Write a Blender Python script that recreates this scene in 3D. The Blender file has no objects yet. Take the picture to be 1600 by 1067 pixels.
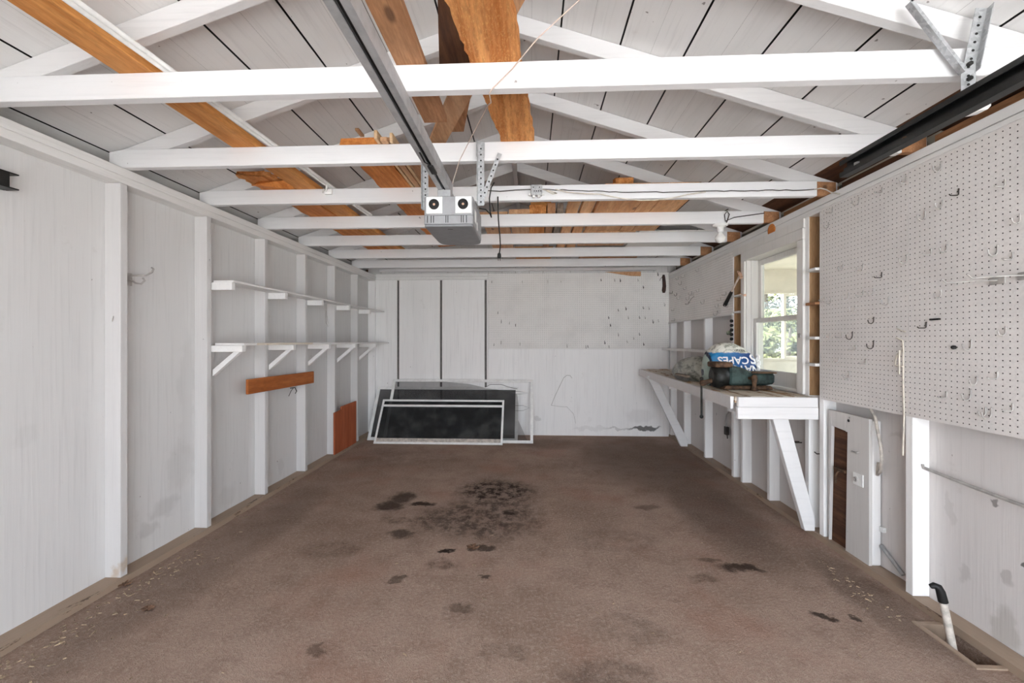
import bpy, bmesh, math, random
from mathutils import Vector, Matrix, noise as mnoise
R = random.Random(7)
SC = bpy.context.scene
COL = SC.collection

# ------------------------------------------------------------------ camera
cam_d = bpy.data.cameras.new('camera'); cam = bpy.data.objects.new('camera', cam_d); COL.objects.link(cam)
cam.location = (0, 0, 1.294)
cam.rotation_euler = (math.radians(90), 0, math.atan(29 / 652))
cam_d.sensor_width = 36; cam_d.lens = 36 * 652 / 1600
cam_d.clip_start = 0.02; cam_d.clip_end = 200
SC.camera = cam

# ------------------------------------------------------------------ materials
def srgb(r, g, b):
    f = lambda c: (c / 255 / 12.92) if c / 255 <= .04045 else ((c / 255 + .055) / 1.055) ** 2.4
    return (f(r), f(g), f(b), 1)

class NT:
    def __init__(s, name):
        s.m = bpy.data.materials.new(name); s.m.use_nodes = True
        s.n = s.m.node_tree.nodes; s.l = s.m.node_tree.links
        s.b = s.n['Principled BSDF']; s.out = s.n['Material Output']
    def node(s, t, **kw):
        x = s.n.new(t)
        for k, v in kw.items(): setattr(x, k, v)
        return x
    def link(s, a, b): s.l.new(a, b)
    def put(s, sock, v):
        if hasattr(v, 'is_output'): s.l.new(v, sock)
        else: sock.default_value = v
    def math(s, op, a, b=0.0, c=None, clamp=False):
        x = s.node('ShaderNodeMath', operation=op); x.use_clamp = clamp
        s.put(x.inputs[0], a); s.put(x.inputs[1], b)
        if c is not None: s.put(x.inputs[2], c)
        return x.outputs[0]
    def vmath(s, op, a, b=(0, 0, 0), out=0):
        x = s.node('ShaderNodeVectorMath', operation=op)
        s.put(x.inputs[0], a); s.put(x.inputs[1], b)
        return x.outputs[out]
    def mix(s, f, a, b, mode='MIX'):
        x = s.node('ShaderNodeMix', data_type='RGBA', blend_type=mode)
        s.put(x.inputs[0], f); s.put(x.inputs[6], a); s.put(x.inputs[7], b)
        return x.outputs[2]
    def obj(s, rand=True):
        o = s.node('ShaderNodeTexCoord').outputs['Object']
        if rand:
            r = s.node('ShaderNodeObjectInfo').outputs['Random']
            return s.vmath('ADD', o, s.vmath('SCALE', (13.1, 7.7, 5.3), (0, 0, 0)) if False else s.comb(s.math('MULTIPLY', r, 13.1), s.math('MULTIPLY', r, 37.7), s.math('MULTIPLY', r, 71.3)))
        return o
    def comb(s, x, y, z):
        c = s.node('ShaderNodeCombineXYZ')
        for i, v in enumerate((x, y, z)): s.put(c.inputs[i], v)
        return c.outputs[0]
    def noise(s, vec, scale, detail=4, rough=.6, stretch=(1, 1, 1)):
        v = s.vmath('MULTIPLY', vec, stretch)
        x = s.node('ShaderNodeTexNoise'); s.link(v, x.inputs['Vector'])
        x.inputs['Scale'].default_value = scale; x.inputs['Detail'].default_value = detail; x.inputs['Roughness'].default_value = rough
        return x.outputs[0]
    def ramp(s, f, a, b):
        x = s.node('ShaderNodeMapRange', interpolation_type='SMOOTHSTEP')
        s.put(x.inputs[0], f); x.inputs[1].default_value = a; x.inputs[2].default_value = b
        return x.outputs[0]
    def bump(s, h, strength=.3, dist=.01):
        x = s.node('ShaderNodeBump'); x.inputs['Strength'].default_value = strength; x.inputs['Distance'].default_value = dist
        s.link(h, x.inputs['Height']); s.link(x.outputs[0], s.b.inputs['Normal'])
    def done(s, col, rough=.6, metal=0.0, spec=.3):
        s.put(s.b.inputs['Base Color'], col); s.put(s.b.inputs['Roughness'], rough)
        s.b.inputs['Metallic'].default_value = metal
        s.b.inputs['Specular IOR Level'].default_value = spec
        return s.m

def painted(name, col=(232, 231, 229), axis='Y', dirt=.5, chips=.0, chipcol=(120, 95, 70), grain=.5, blobs=(), speck=(38, .765)):
    t = NT(name); o = t.obj()
    st = {'X': (.15, 1, 1), 'Y': (1, .15, 1), 'Z': (1, 1, .12)}[axis]
    st2 = tuple(.3 * a if a < 1 else a for a in st)
    n1 = t.noise(o, 2.2, 5, .65, st)
    n2 = t.noise(o, 60, 3, .6, st2)
    n3 = t.noise(o, 5, 6, .7)
    base = srgb(*col); dk = srgb(*[int(c * .86) for c in col]); dk2 = srgb(int(col[0] * .80), int(col[1] * .785), int(col[2] * .765))
    c = t.mix(t.math('MULTIPLY', t.ramp(n1, .42, .85), dirt * .75), base, dk)
    c = t.mix(t.math('MULTIPLY', t.ramp(n2, .5, .75), grain * .6), c, dk)
    c = t.mix(t.math('MULTIPLY', t.ramp(n3, .62, .8), dirt * .8), c, dk2)
    sp = t.noise(o, speck[0], 2, .5, (1, 1, .6))
    c = t.mix(t.math('MULTIPLY', t.ramp(sp, speck[1], speck[1] + .035), .75), c, srgb(96, 86, 80))
    if blobs:
        wp = t.node('ShaderNodeNewGeometry').outputs['Position']
        wn = t.node('ShaderNodeTexNoise'); wn.inputs['Scale'].default_value = 9; wn.inputs['Detail'].default_value = 6; t.link(wp, wn.inputs['Vector'])
        w = t.vmath('SCALE', t.vmath('SUBTRACT', wn.outputs['Color'], (.5, .5, .5))); w.node.inputs['Scale'].default_value = .16
        wp = t.vmath('ADD', wp, w)
        for (bc, br_, bs, bcol) in blobs:
            d = t.vmath('LENGTH', t.vmath('MULTIPLY', t.vmath('SUBTRACT', wp, bc), tuple(1 / q for q in br_)), out=1)
            c = t.mix(t.math('MULTIPLY', t.ramp(d, 1.2, .65), bs * (.6 if bs < .6 else 1)), c, srgb(*bcol))
    if chips > 0:
        n4 = t.noise(o, 14, 6, .75, st)
        c = t.mix(t.ramp(n4, .72 - chips * .2, .75 - chips * .2), c, srgb(*chipcol))
    t.bump(n2, .25, .004)
    return t.done(c, .55, 0, .3)

def wood(name, c1, c2, axis='Y', scale=1.0, rough=.7, knots=True, fuzz=0.0):
    t = NT(name); o = t.obj()
    st = {'X': (.06, 1, 1), 'Y': (1, .06, 1), 'Z': (1, 1, .06)}[axis]
    n1 = t.noise(o, 28 * scale, 5, .65, st)
    n2 = t.noise(o, 3 * scale, 3, .5)
    n3 = t.noise(o, 120 * scale, 2, .6, tuple(min(1, a * 3) for a in st))
    c = t.mix(t.ramp(n1, .35, .68), srgb(*c1), srgb(*c2))
    c = t.mix(t.math('MULTIPLY', t.ramp(n3, .4, .7), .3), c, srgb(*[int(x * .7) for x in c1]))
    c = t.mix(t.math('MULTIPLY', t.ramp(n2, .5, .8), .45), c, srgb(*[int(x * .75) for x in c2]))
    if knots:
        v = t.node('ShaderNodeTexVoronoi'); t.link(t.vmath('MULTIPLY', o, {'X': (.4, 1, 1), 'Y': (1, .4, 1), 'Z': (1, 1, .4)}[axis]), v.inputs['Vector'])
        v.inputs['Scale'].default_value = 6
        c = t.mix(t.math('MULTIPLY', t.ramp(v.outputs['Distance'], .12, .05), .7), c, srgb(*[int(x * .4) for x in c1]))
    h = n1
    if fuzz > 0:
        h = t.noise(o, 160, 4, .8, (1, .4, 1))
        c = t.mix(t.math('MULTIPLY', t.ramp(h, .5, .7), .5), c, srgb(*[min(255, int(x * 1.2)) for x in c2]))
    t.bump(h, .35 + fuzz, .006)
    return t.done(c, rough, 0, .25)

def plain(name, col, rough=.5, metal=0.0, var=.15, scale=20, spec=.4):
    t = NT(name); o = t.obj()
    n = t.noise(o, scale, 4, .6)
    c = t.mix(t.ramp(n, .35, .7), srgb(*col), srgb(*[int(x * (1 - var)) for x in col]))
    t.bump(n, .08, .002)
    return t.done(c, rough, metal, spec)

def galv(name, col=(196, 198, 200)):
    t = NT(name); o = t.obj()
    v = t.node('ShaderNodeTexVoronoi'); t.link(o, v.inputs['Vector']); v.inputs['Scale'].default_value = 90
    c = t.mix(v.outputs['Color'], srgb(*col), srgb(*[int(x * .8) for x in col]))
    return t.done(c, .42, .35, .5)

def pegboard(name, horiz, col=(214, 211, 208)):
    t = NT(name); o = t.obj(False)
    P = .0254
    u = t.vmath('ADD', t.vmath('SCALE', o), (.5, .5, .5))
    sc = u.node.inputs[0].links[0].from_node; sc.inputs['Scale'].default_value = 1 / P
    f = t.vmath('SUBTRACT', t.vmath('FRACTION', u), (.5, .5, .5))
    f = t.vmath('MULTIPLY', f, (1, 0, 1) if horiz == 'X' else (0, 1, 1))
    d = t.vmath('LENGTH', f, out=1)
    n1 = t.noise(o, 3, 5, .6); n2 = t.noise(o, 90, 3, .6)
    c = t.mix(t.math('MULTIPLY', t.ramp(n1, .4, .75), .5), srgb(*col), srgb(*[int(x * .9) for x in col]))
    c = t.mix(t.math('MULTIPLY', t.ramp(n2, .45, .7), .35), c, srgb(*[int(x * .88) for x in col]))
    c = t.mix(t.ramp(d, .125, .085), c, srgb(30, 26, 24))
    t.bump(t.math('ADD', n2, t.ramp(d, .09, .13)), .25, .003)
    return t.done(c, .6, 0, .25)

def glass(name, tint=(.95, .97, .96), refl=.02):
    t = NT(name); t.n.remove(t.b)
    tr = t.node('ShaderNodeBsdfTransparent'); tr.inputs[0].default_value = (*tint, 1)
    gl = t.node('ShaderNodeBsdfGlossy'); gl.inputs['Roughness'].default_value = .03
    mx = t.node('ShaderNodeMixShader'); mx.inputs[0].default_value = refl
    t.link(tr.outputs[0], mx.inputs[1]); t.link(gl.outputs[0], mx.inputs[2]); t.link(mx.outputs[0], t.out.inputs[0])
    return t.m

def screenmesh(name, opacity, col):
    t = NT(name); o = t.obj(False)
    tr = t.node('ShaderNodeBsdfTransparent')
    df = t.node('ShaderNodeBsdfDiffuse')
    n = t.noise(o, 6, 5, .6)
    t.link(t.mix(t.ramp(n, .4, .7), srgb(*col), srgb(*[int(x * 1.5 + 6) for x in col])), df.inputs[0])
    mx = t.node('ShaderNodeMixShader')
    t.link(t.math('ADD', t.math('MULTIPLY', n, .10), opacity - .05), mx.inputs[0])
    t.n.remove(t.b)
    t.link(tr.outputs[0], mx.inputs[1]); t.link(df.outputs[0], mx.inputs[2]); t.link(mx.outputs[0], t.out.inputs[0])
    return t.m

M = {}
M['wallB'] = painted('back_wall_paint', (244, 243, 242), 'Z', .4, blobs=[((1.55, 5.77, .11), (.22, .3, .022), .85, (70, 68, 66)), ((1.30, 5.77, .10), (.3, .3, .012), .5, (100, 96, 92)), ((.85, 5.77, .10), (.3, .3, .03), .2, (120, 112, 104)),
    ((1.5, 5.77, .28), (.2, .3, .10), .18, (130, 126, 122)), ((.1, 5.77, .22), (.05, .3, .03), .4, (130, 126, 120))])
M['wall'] = painted('painted_plywood', (214, 213, 212), 'Z', .5, .0, blobs=[((-2.27, 2.66, .95), (.2, .07, .42), .30, (168, 166, 164)), ((-2.27, 2.62, .50), (.2, .12, .16), .30, (160, 157, 153)), ((-2.27, 2.50, .27), (.2, .10, .07), .38, (140, 137, 134)), ((-2.27, 2.38, .17), (.2, .07, .05), .38, (136, 133, 130)),
    ((-2.27, 1.78, .86), (.2, .06, .05), .14, (150, 146, 144)), ((-2.27, 3.7, .16), (.2, .05, .07), .3, (150, 147, 144)), ((-2.27, 3.03, .14), (.2, .09, .08), .25, (160, 157, 152))])
M['wallR'] = painted('painted_boards', (212, 208, 206), 'Z', .5, .0, speck=(30, .745), blobs=[((1.97, 1.735, .42), (.2, .02, .012), .8, (60, 56, 54)), ((1.97, 1.80, .33), (.2, .025, .04), .5, (110, 104, 98)), ((1.97, 1.82, .10), (.2, .05, .10), .5, (130, 126, 112)), ((1.97, 1.99, .24), (.2, .03, .05), .4, (130, 124, 120)),
    ((1.97, 2.05, .5), (.2, .02, .06), .25, (130, 124, 120)), ((1.97, 1.87, .62), (.2, .015, .01), .6, (80, 74, 70)), ((1.97, 2.3, .8), (.2, .08, .02), .3, (120, 110, 104))])
M['joist'] = painted('painted_joist', (226, 226, 227), 'X', .25, .0, grain=.3)
M['rafter'] = painted('painted_rafter', (222, 221, 221), 'X', .4, .0, grain=.4)
M['roofb'] = painted('painted_roof_boards', (224, 223, 222), 'Y', .6, .0, grain=.5, speck=(22, .735))
M['studw'] = painted('painted_stud', (242, 241, 240), 'Z', .4, .0, grain=.3)
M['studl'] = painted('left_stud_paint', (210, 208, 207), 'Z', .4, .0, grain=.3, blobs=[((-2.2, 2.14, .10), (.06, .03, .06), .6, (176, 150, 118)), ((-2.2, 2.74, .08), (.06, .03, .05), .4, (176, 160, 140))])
M['plate'] = painted('painted_plate', (230, 229, 227), 'Y', .5, .05)
M['trimw'] = painted('window_paint', (226, 224, 220), 'Z', .4, .0)
M['bench'] = painted('bench_paint', (228, 227, 227), 'X', .4, .22, (150, 128, 96))
M['benchtop'] = painted('bench_top_worn', (214, 206, 192), 'Y', .9, .95, (150, 112, 70))
M['shelfw'] = painted('shelf_paint', (236, 235, 233), 'Y', .3, .0)
M['shelfworn'] = painted('shelf_worn', (222, 212, 196), 'Y', .5, .5, (170, 130, 75))
M['orange'] = wood('orange_plank', (196, 128, 66), (222, 158, 92), 'Y')
M['orange2'] = wood('deep_orange_plank', (190, 112, 52), (220, 146, 78), 'Y')
M['rough'] = wood('rough_sawn', (194, 116, 56), (238, 170, 106), 'Y', .8, .9, True, 1.0)
M['tan'] = wood('tan_plank', (186, 140, 102), (212, 170, 132), 'Y')
M['brown'] = wood('brown_plank', (158, 112, 78), (188, 140, 102), 'Y')
M['dkbrown'] = wood('dark_brown_wood', (70, 44, 30), (104, 70, 48), 'Y')
M['blond'] = wood('blond_strip', (206, 170, 128), (228, 198, 160), 'Y', knots=False)
M['ply'] = wood('plywood_sheet', (208, 152, 104), (232, 184, 136), 'Y', .6)
M['raw'] = wood('raw_stud', (150, 116, 82), (176, 142, 106), 'Z', knots=False)
M['greyw'] = wood('weathered_wood', (120, 104, 90), (160, 144, 128), 'Y')
M['ledge'] = wood('grey_ledge', (150, 140, 132), (186, 178, 170), 'Y')
M['redbrown'] = wood('red_brown_board', (164, 92, 44), (192, 116, 62), 'Y', .5, .6)
M['redply'] = wood('rust_orange_plywood', (166, 88, 56), (188, 106, 72), 'Z', .18, .7, False)
M['galv'] = galv('galvanised_steel')
M['rail'] = plain('grey_rail', (172, 173, 174), .45, .3, .1)
M['black'] = plain('black_steel', (34, 34, 33), .4, .3, .3)
M['blackr'] = plain('black_rubber', (24, 23, 23), .6)
M['opener'] = plain('grey_plastic', (150, 151, 153), .5, 0, .06)
M['opener2'] = plain('dark_grey_plastic', (122, 123, 126), .45, 0, .06)
M['white'] = plain('white_plastic', (236, 236, 234), .45, 0, .05)
M['cordw'] = plain('cream_cable', (216, 208, 194), .5)
M['wire'] = plain('painted_wire', (186, 182, 178), .5, .2)
M['wired'] = plain('dark_wire', (74, 68, 64), .5, .4)
M['alum'] = plain('white_aluminium', (246, 246, 244), .45, 0, .05)
M['sill'] = painted('dirty_sill', (160, 140, 122), 'Y', .9, .5, (92, 72, 56))
M['vise'] = plain('green_enamel', (66, 84, 80), .45, .2, .55, 18)
M['rust'] = plain('rusty_iron', (104, 78, 58), .75, .2, .5, 30)
M['iron'] = plain('dark_iron', (52, 52, 50), .5, .5, .4, 30)
M['steel'] = plain('worn_steel', (226, 212, 198), .35, .25, .15)
M['copper'] = plain('coppery_steel', (226, 186, 158), .4, .25, .2)
M['glass'] = glass('window_glass')
M['porch'] = plain('cream_paint', (196, 190, 176), .7, 0, .06, 4)
M['leather'] = plain('brown_leather', (66, 42, 34), .6, 0, .4)
M['pit'] = plain('dark_soil', (70, 54, 44), .95, 0, .4, 30)
M['bulb'] = plain('bulb_glass', (226, 225, 222), .15, 0, .03)
M['pegR'] = pegboard('pegboard_right', 'Y', (226, 222, 219))
M['pegF'] = pegboard('pegboard_far', 'Y', (240, 237, 234))
M['pegB'] = pegboard('pegboard_back', 'X', (236, 234, 231))
M['meshA'] = screenmesh('screen_mesh', .52, (70, 70, 70))
M['meshB'] = screenmesh('thin_screen_mesh', .42, (70, 70, 70))
M['meshC'] = screenmesh('storm_screen', .66, (50, 51, 51))
M['pvc'] = plain('grimy_pvc', (206, 198, 188), .5, 0, .2, 30)

def floor_mat():
    t = NT('dirt_concrete'); o = t.obj(False)
    n1 = t.noise(o, .9, 5, .6); n2 = t.noise(o, 5, 6, .7); n3 = t.noise(o, 55, 5, .75); n4 = t.noise(o, 230, 3, .7)
    c = t.mix(t.ramp(n1, .35, .68), srgb(196, 170, 154), srgb(168, 143, 127))
    c = t.mix(t.math('MULTIPLY', t.ramp(n2, .42, .72), .55), c, srgb(146, 120, 105))
    c = t.mix(t.math('MULTIPLY', t.ramp(n3, .45, .70), .65), c, srgb(214, 194, 178))
    c = t.mix(t.math('MULTIPLY', t.ramp(n4, .50, .70), .65), c, srgb(92, 72, 59))
    n5 = t.noise(o, 1.6, 3, .5)
    c = t.mix(t.math('MULTIPLY', t.ramp(n5, .5, .72), .45), c, srgb(180, 138, 120))
    warp = t.node('ShaderNodeTexNoise'); warp.inputs['Scale'].default_value = 7; warp.inputs['Detail'].default_value = 6; warp.inputs['Roughness'].default_value = .7
    t.link(o, warp.inputs['Vector'])
    w = t.vmath('SCALE', t.vmath('SUBTRACT', warp.outputs['Color'], (.5, .5, .5)))
    w.node.inputs['Scale'].default_value = .22
    p = t.vmath('ADD', o, w)
    # (x, y, rx, ry, strength, speckled)
    blobs = [(-.30, 3.60, .36, .30, .95, 1), (-.32, 3.10, .40, .42, .75, 1), (-.62, 3.02, .25, .25, .7, 1), (-1.06, 3.42, .10, .14, .8, 0), (-1.10, 3.24, .12, .11, .85, 0), (-.86, 3.28, .12, .05, .95, 0),
             (-.16, 3.14, .07, .05, .95, 0), (-.52, 2.565, .05, .028, 1, 0), (-.30, 2.61, .09, .035, .8, 0), (-.86, 2.78, .10, .07, .75, 0), (1.21, 2.43, .12, .05, .9, 0), (1.06, 2.5, .06, .03, .5, 0),
             (1.38, 2.03, .06, .025, .9, 0), (1.50, 2.02, .03, .02, .8, 0), (-.95, 2.99, .14, .07, .5, 1), (-.50, 2.40, .12, .06, .6, 1), (-.03, 2.98, .15, .20, .5, 1), (-.12, 3.42, .14, .22, .6, 1), (-.72, 2.25, .05, .025, .6, 0),
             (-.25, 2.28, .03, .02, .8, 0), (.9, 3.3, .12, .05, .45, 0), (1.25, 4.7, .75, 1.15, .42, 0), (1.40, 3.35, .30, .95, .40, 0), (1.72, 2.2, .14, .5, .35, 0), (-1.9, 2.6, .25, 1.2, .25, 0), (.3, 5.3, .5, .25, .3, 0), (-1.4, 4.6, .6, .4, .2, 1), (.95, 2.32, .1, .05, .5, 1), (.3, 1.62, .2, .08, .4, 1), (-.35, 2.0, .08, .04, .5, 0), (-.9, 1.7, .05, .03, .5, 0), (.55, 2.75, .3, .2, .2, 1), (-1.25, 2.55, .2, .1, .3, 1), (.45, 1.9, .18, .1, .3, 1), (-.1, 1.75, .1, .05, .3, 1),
             (.75, 4.4, .5, .35, .3, 1), (1.62, 1.62, .12, .03, .6, 0)]
    tot = None; tots = None
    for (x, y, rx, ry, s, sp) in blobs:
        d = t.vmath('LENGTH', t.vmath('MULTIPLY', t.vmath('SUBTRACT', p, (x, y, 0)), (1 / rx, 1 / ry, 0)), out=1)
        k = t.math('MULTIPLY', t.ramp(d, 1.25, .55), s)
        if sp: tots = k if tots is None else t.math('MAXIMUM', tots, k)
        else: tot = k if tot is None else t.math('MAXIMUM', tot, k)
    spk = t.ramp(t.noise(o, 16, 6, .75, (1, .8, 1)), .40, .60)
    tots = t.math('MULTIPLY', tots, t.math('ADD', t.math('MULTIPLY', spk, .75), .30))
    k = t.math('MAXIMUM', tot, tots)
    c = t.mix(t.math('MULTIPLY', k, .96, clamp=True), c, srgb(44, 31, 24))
    hsum = t.math('ADD', t.math('MULTIPLY', n2, .5), t.math('ADD', t.math('MULTIPLY', n3, .5), t.math('MULTIPLY', n4, .25)))
    t.bump(hsum, 1.0, .035)
    return t.done(c, .92, 0, .15)
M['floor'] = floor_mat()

def bag_mat():
    t = NT('printed_plastic'); o = t.obj(False)
    sx = t.node('ShaderNodeSeparateXYZ'); t.link(o, sx.inputs[0])
    n = t.noise(o, 9, 4, .6)
    z = t.math('ADD', sx.outputs[2], t.math('MULTIPLY', t.math('SUBTRACT', n, .5), .05))
    x = t.math('ADD', sx.outputs[0], t.math('MULTIPLY', t.math('SUBTRACT', n, .5), .05))
    blue = t.mix(t.ramp(x, -.22, .15), srgb(24, 128, 186), srgb(26, 66, 128))
    white = t.mix(t.ramp(t.noise(o, 30, 3, .6), .45, .6), srgb(226, 224, 214), srgb(168, 168, 156))
    c = t.mix(t.ramp(z, .268, .276), blue, white)
    stripe = t.ramp(t.math('SINE', t.math('MULTIPLY', x, 120)), .2, .5)
    left = t.mix(stripe, srgb(36, 52, 70), srgb(150, 170, 160))
    c = t.mix(t.ramp(x, -.165, -.175), c, left)
    c = t.mix(t.ramp(t.math('SUBTRACT', x, t.math('MULTIPLY', t.math('SUBTRACT', .28, z), .5)), .155, .165), c, srgb(222, 222, 218))
    t.bump(t.noise(o, 22, 5, .7), .5, .02)
    return t.done(c, .25, 0, .6)
M['bag'] = bag_mat()
def greybag():
    t = NT('grey_plastic_film'); o = t.obj(False)
    n = t.noise(o, 14, 5, .7, (1, .4, 1))
    c = t.mix(t.ramp(n, .4, .62), srgb(92, 94, 84), srgb(178, 178, 166))
    t.bump(n, .7, .03)
    return t.done(c, .3, 0, .6)
M['greybag'] = greybag()
def leafm(name, c1, c2):
    t = NT(name); r = t.node('ShaderNodeTexCoord').outputs['Object']
    c = t.mix(t.ramp(t.noise(r, 4, 4, .7), .35, .65), srgb(*c1), srgb(*c2))
    return t.done(c, .7, 0, .2)
M['leaf1'] = leafm('light_leaves', (88, 86, 50), (56, 60, 32))
M['leaf2'] = leafm('dark_leaves', (34, 38, 30), (46, 50, 40))
M['bark'] = plain('bark', (88, 78, 68), .9, 0, .4)
M['ground'] = plain('ground_gravel', (176, 170, 160), .95, 0, .2, 3)

# ------------------------------------------------------------------ mesh helper
ORG = {}
class MB:
    def __init__(s): s.v = []; s.f = []; s.smooth = []
    def add(s, vs, fs, sm=False):
        n = len(s.v); s.v += [Vector(v) for v in vs]; s.f += [[n + i for i in f] for f in fs]; s.smooth += [sm] * len(fs)
        return s
    def box(s, x0, x1, y0, y1, z0, z1):
        if x1 < x0: x0, x1 = x1, x0
        if y1 < y0: y0, y1 = y1, y0
        if z1 < z0: z0, z1 = z1, z0
        return s.add([(x, y, z) for x in (x0, x1) for y in (y0, y1) for z in (z0, z1)],
                     [(0, 1, 3, 2), (4, 6, 7, 5), (0, 4, 5, 1), (2, 3, 7, 6), (0, 2, 6, 4), (1, 5, 7, 3)])
    def prism(s, pts, ext):
        n = len(pts); e = Vector(ext); p = [Vector(q) for q in pts]
        nm = Vector((0, 0, 0))
        for i in range(n): nm += p[i].cross(p[(i + 1) % n])
        if nm.dot(e) > 0: p.reverse()
        return s.add(p + [q + e for q in p], [tuple(range(n)), tuple(range(2 * n - 1, n - 1, -1))] + [(i, i + n, (i + 1) % n + n, (i + 1) % n) for i in range(n)])
    def beam(s, p0, p1, w, t, side=(0, 0, 1)):
        p0 = Vector(p0); p1 = Vector(p1); d = (p1 - p0).normalized()
        a = Vector(side); a = (a - d * a.dot(d)).normalized(); b = d.cross(a)
        q = [a * (sx * w / 2) + b * (sy * t / 2) for sx, sy in ((-1, -1), (1, -1), (1, 1), (-1, 1))]
        return s.add([p0 + k for k in q] + [p1 + k for k in q], [(3, 2, 1, 0), (4, 5, 6, 7)] + [(i, (i + 1) % 4, (i + 1) % 4 + 4, i + 4) for i in range(4)])
    def tube(s, pts, r, n=8, caps=True):
        pts = [Vector(p) for p in pts]; rr = r if isinstance(r, (list, tuple)) else [r] * len(pts)
        vs = []; up = Vector((.31, .2, .93))
        prev = None
        for i, p in enumerate(pts):
            d = (pts[min(i + 1, len(pts) - 1)] - pts[max(i - 1, 0)]).normalized()
            if prev is None:
                a = up - d * up.dot(d)
                if a.length < .2: a = Vector((1, 0, 0)) - d * d.x
            else: a = prev - d * prev.dot(d)
            a.normalize(); prev = a; b = d.cross(a)
            vs += [p + (a * math.cos(k * 2 * math.pi / n) + b * math.sin(k * 2 * math.pi / n)) * rr[i] for k in range(n)]
        m = len(pts)
        fs = [(i * n + k, i * n + (k + 1) % n, (i + 1) * n + (k + 1) % n, (i + 1) * n + k) for i in range(m - 1) for k in range(n)]
        s.add(vs, fs, True)
        if caps:
            s.add(vs[:n], [tuple(range(n - 1, -1, -1))]); s.add(vs[-n:], [tuple(range(n))])
        return s
    def lathe(s, base, axis, prof, n=20):
        """prof: list of (dist along axis, radius)"""
        ax = Vector(axis).normalized(); base = Vector(base)
        a = Vector((0, 0, 1)) if abs(ax.z) < .9 else Vector((1, 0, 0))
        a = (a - ax * a.dot(ax)).normalized(); b = ax.cross(a)
        vs = []
        for (h, r) in prof: vs += [base + ax * h + (a * math.cos(k * 2 * math.pi / n) + b * math.sin(k * 2 * math.pi / n)) * max(r, 1e-4) for k in range(n)]
        m = len(prof)
        fs = [(i * n + k, i * n + (k + 1) % n, (i + 1) * n + (k + 1) % n, (i + 1) * n + k) for i in range(m - 1) for k in range(n)]
        s.add(vs, fs, True); s.add(vs[:n], [tuple(range(n - 1, -1, -1))]); s.add(vs[-n:], [tuple(range(n))])
        return s
    def build(s, name, mat, parent=None, origin=None, bevel=0.0):
        me = bpy.data.meshes.new(name)
        if parent is not None: org = ORG[parent.name]
        elif origin is not None: org = Vector(origin)
        else:
            lo = [min(v[i] for v in s.v) for i in range(3)]; hi = [max(v[i] for v in s.v) for i in range(3)]
            org = Vector(((lo[0] + hi[0]) / 2, (lo[1] + hi[1]) / 2, lo[2]))
        me.from_pydata([v - org for v in s.v], [], s.f); me.update()
        for p, q in zip(me.polygons, s.smooth): p.use_smooth = q
        me.materials.append(mat)
        o = bpy.data.objects.new(name, me); COL.objects.link(o)
        ORG[o.name] = org
        if parent is not None: o.parent = parent
        else: o.location = org
        if bevel > 0:
            bm = bmesh.new(); bm.from_mesh(me)
            bmesh.ops.bevel(bm, geom=list(bm.edges), offset=bevel, segments=1, affect='EDGES', clamp_overlap=True)
            bm.to_mesh(me); bm.free()
        return o

def tag(o, label, cat, group=None, kind=None):
    o['label'] = label; o['category'] = cat
    if group: o['group'] = group
    if kind: o['kind'] = kind
    return o
def thing(name, label, cat, loc, group=None):
    o = bpy.data.objects.new(name, None); COL.objects.link(o); o.location = loc; ORG[o.name] = Vector(loc)
    o.empty_display_size = .1
    return tag(o, label, cat, group)
def struct(name, mb, mat, **k):
    o = mb.build(name, mat, **k); o['kind'] = 'structure'; return o
def copytree(o, parent=None):
    c = o.copy(); COL.objects.link(c)
    if parent is not None: c.parent = parent
    for ch in o.children: copytree(ch, c)
    return c
ORDN = ['first', 'second', 'third', 'fourth', 'fifth', 'sixth', 'seventh', 'eighth', 'ninth', 'tenth', 'eleventh', 'twelfth', 'thirteenth', 'fourteenth', 'fifteenth',
        'sixteenth', 'seventeenth', 'eighteenth', 'nineteenth', 'twentieth', 'twenty-first', 'twenty-second', 'twenty-third', 'twenty-fourth', 'twenty-fifth']
def rough_plank(x0, x1, y0, y1, z0, z1, x0b=None, x1b=None, n=26, amp=.006, endcut=.03, seed=0):
    """a board along Y with wavy edges and an uneven sawn end"""
    rr = random.Random(seed); x0b = x0 if x0b is None else x0b; x1b = x1 if x1b is None else x1b
    m = MB(); vs = []
    for i in range(n + 1):
        t = i / n; y = y0 + (y1 - y0) * t
        a = x0 + (x0b - x0) * t + rr.uniform(-amp, amp); b = x1 + (x1b - x1) * t + rr.uniform(-amp, amp)
        e = 0
        if i == 0: e = 1
        if i == n: e = -1
        for (x, z, k) in ((a, z0, 0), (b, z0, 1), (b, z1, .4), (a, z1, .7)):
            vs.append((x, y + e * endcut * k * rr.uniform(.3, 1), z + (rr.uniform(-amp, amp) * .3 if z == z1 else 0)))
    fs = [(3, 2, 1, 0), (n * 4, n * 4 + 1, n * 4 + 2, n * 4 + 3)]
    for i in range(n):
        for k in range(4):
            fs.append((i * 4 + k, i * 4 + (k + 1) % 4, (i + 1) * 4 + (k + 1) % 4, (i + 1) * 4 + k))
    return m.add(vs, fs)

# ------------------------------------------------------------------ the room shell
XL, XR = -2.27, 1.968        # inner faces of the wall sheathing
SL, SR = -2.18, 1.887        # room faces of the studs
YB, YF = 5.80, -1.50
RX, RZ, RS = -.15, 3.035, .333
def roofz(x): return RZ - RS * abs(x - RX)
PZ0, PZ1 = 2.14, 2.224       # top plates
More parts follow.
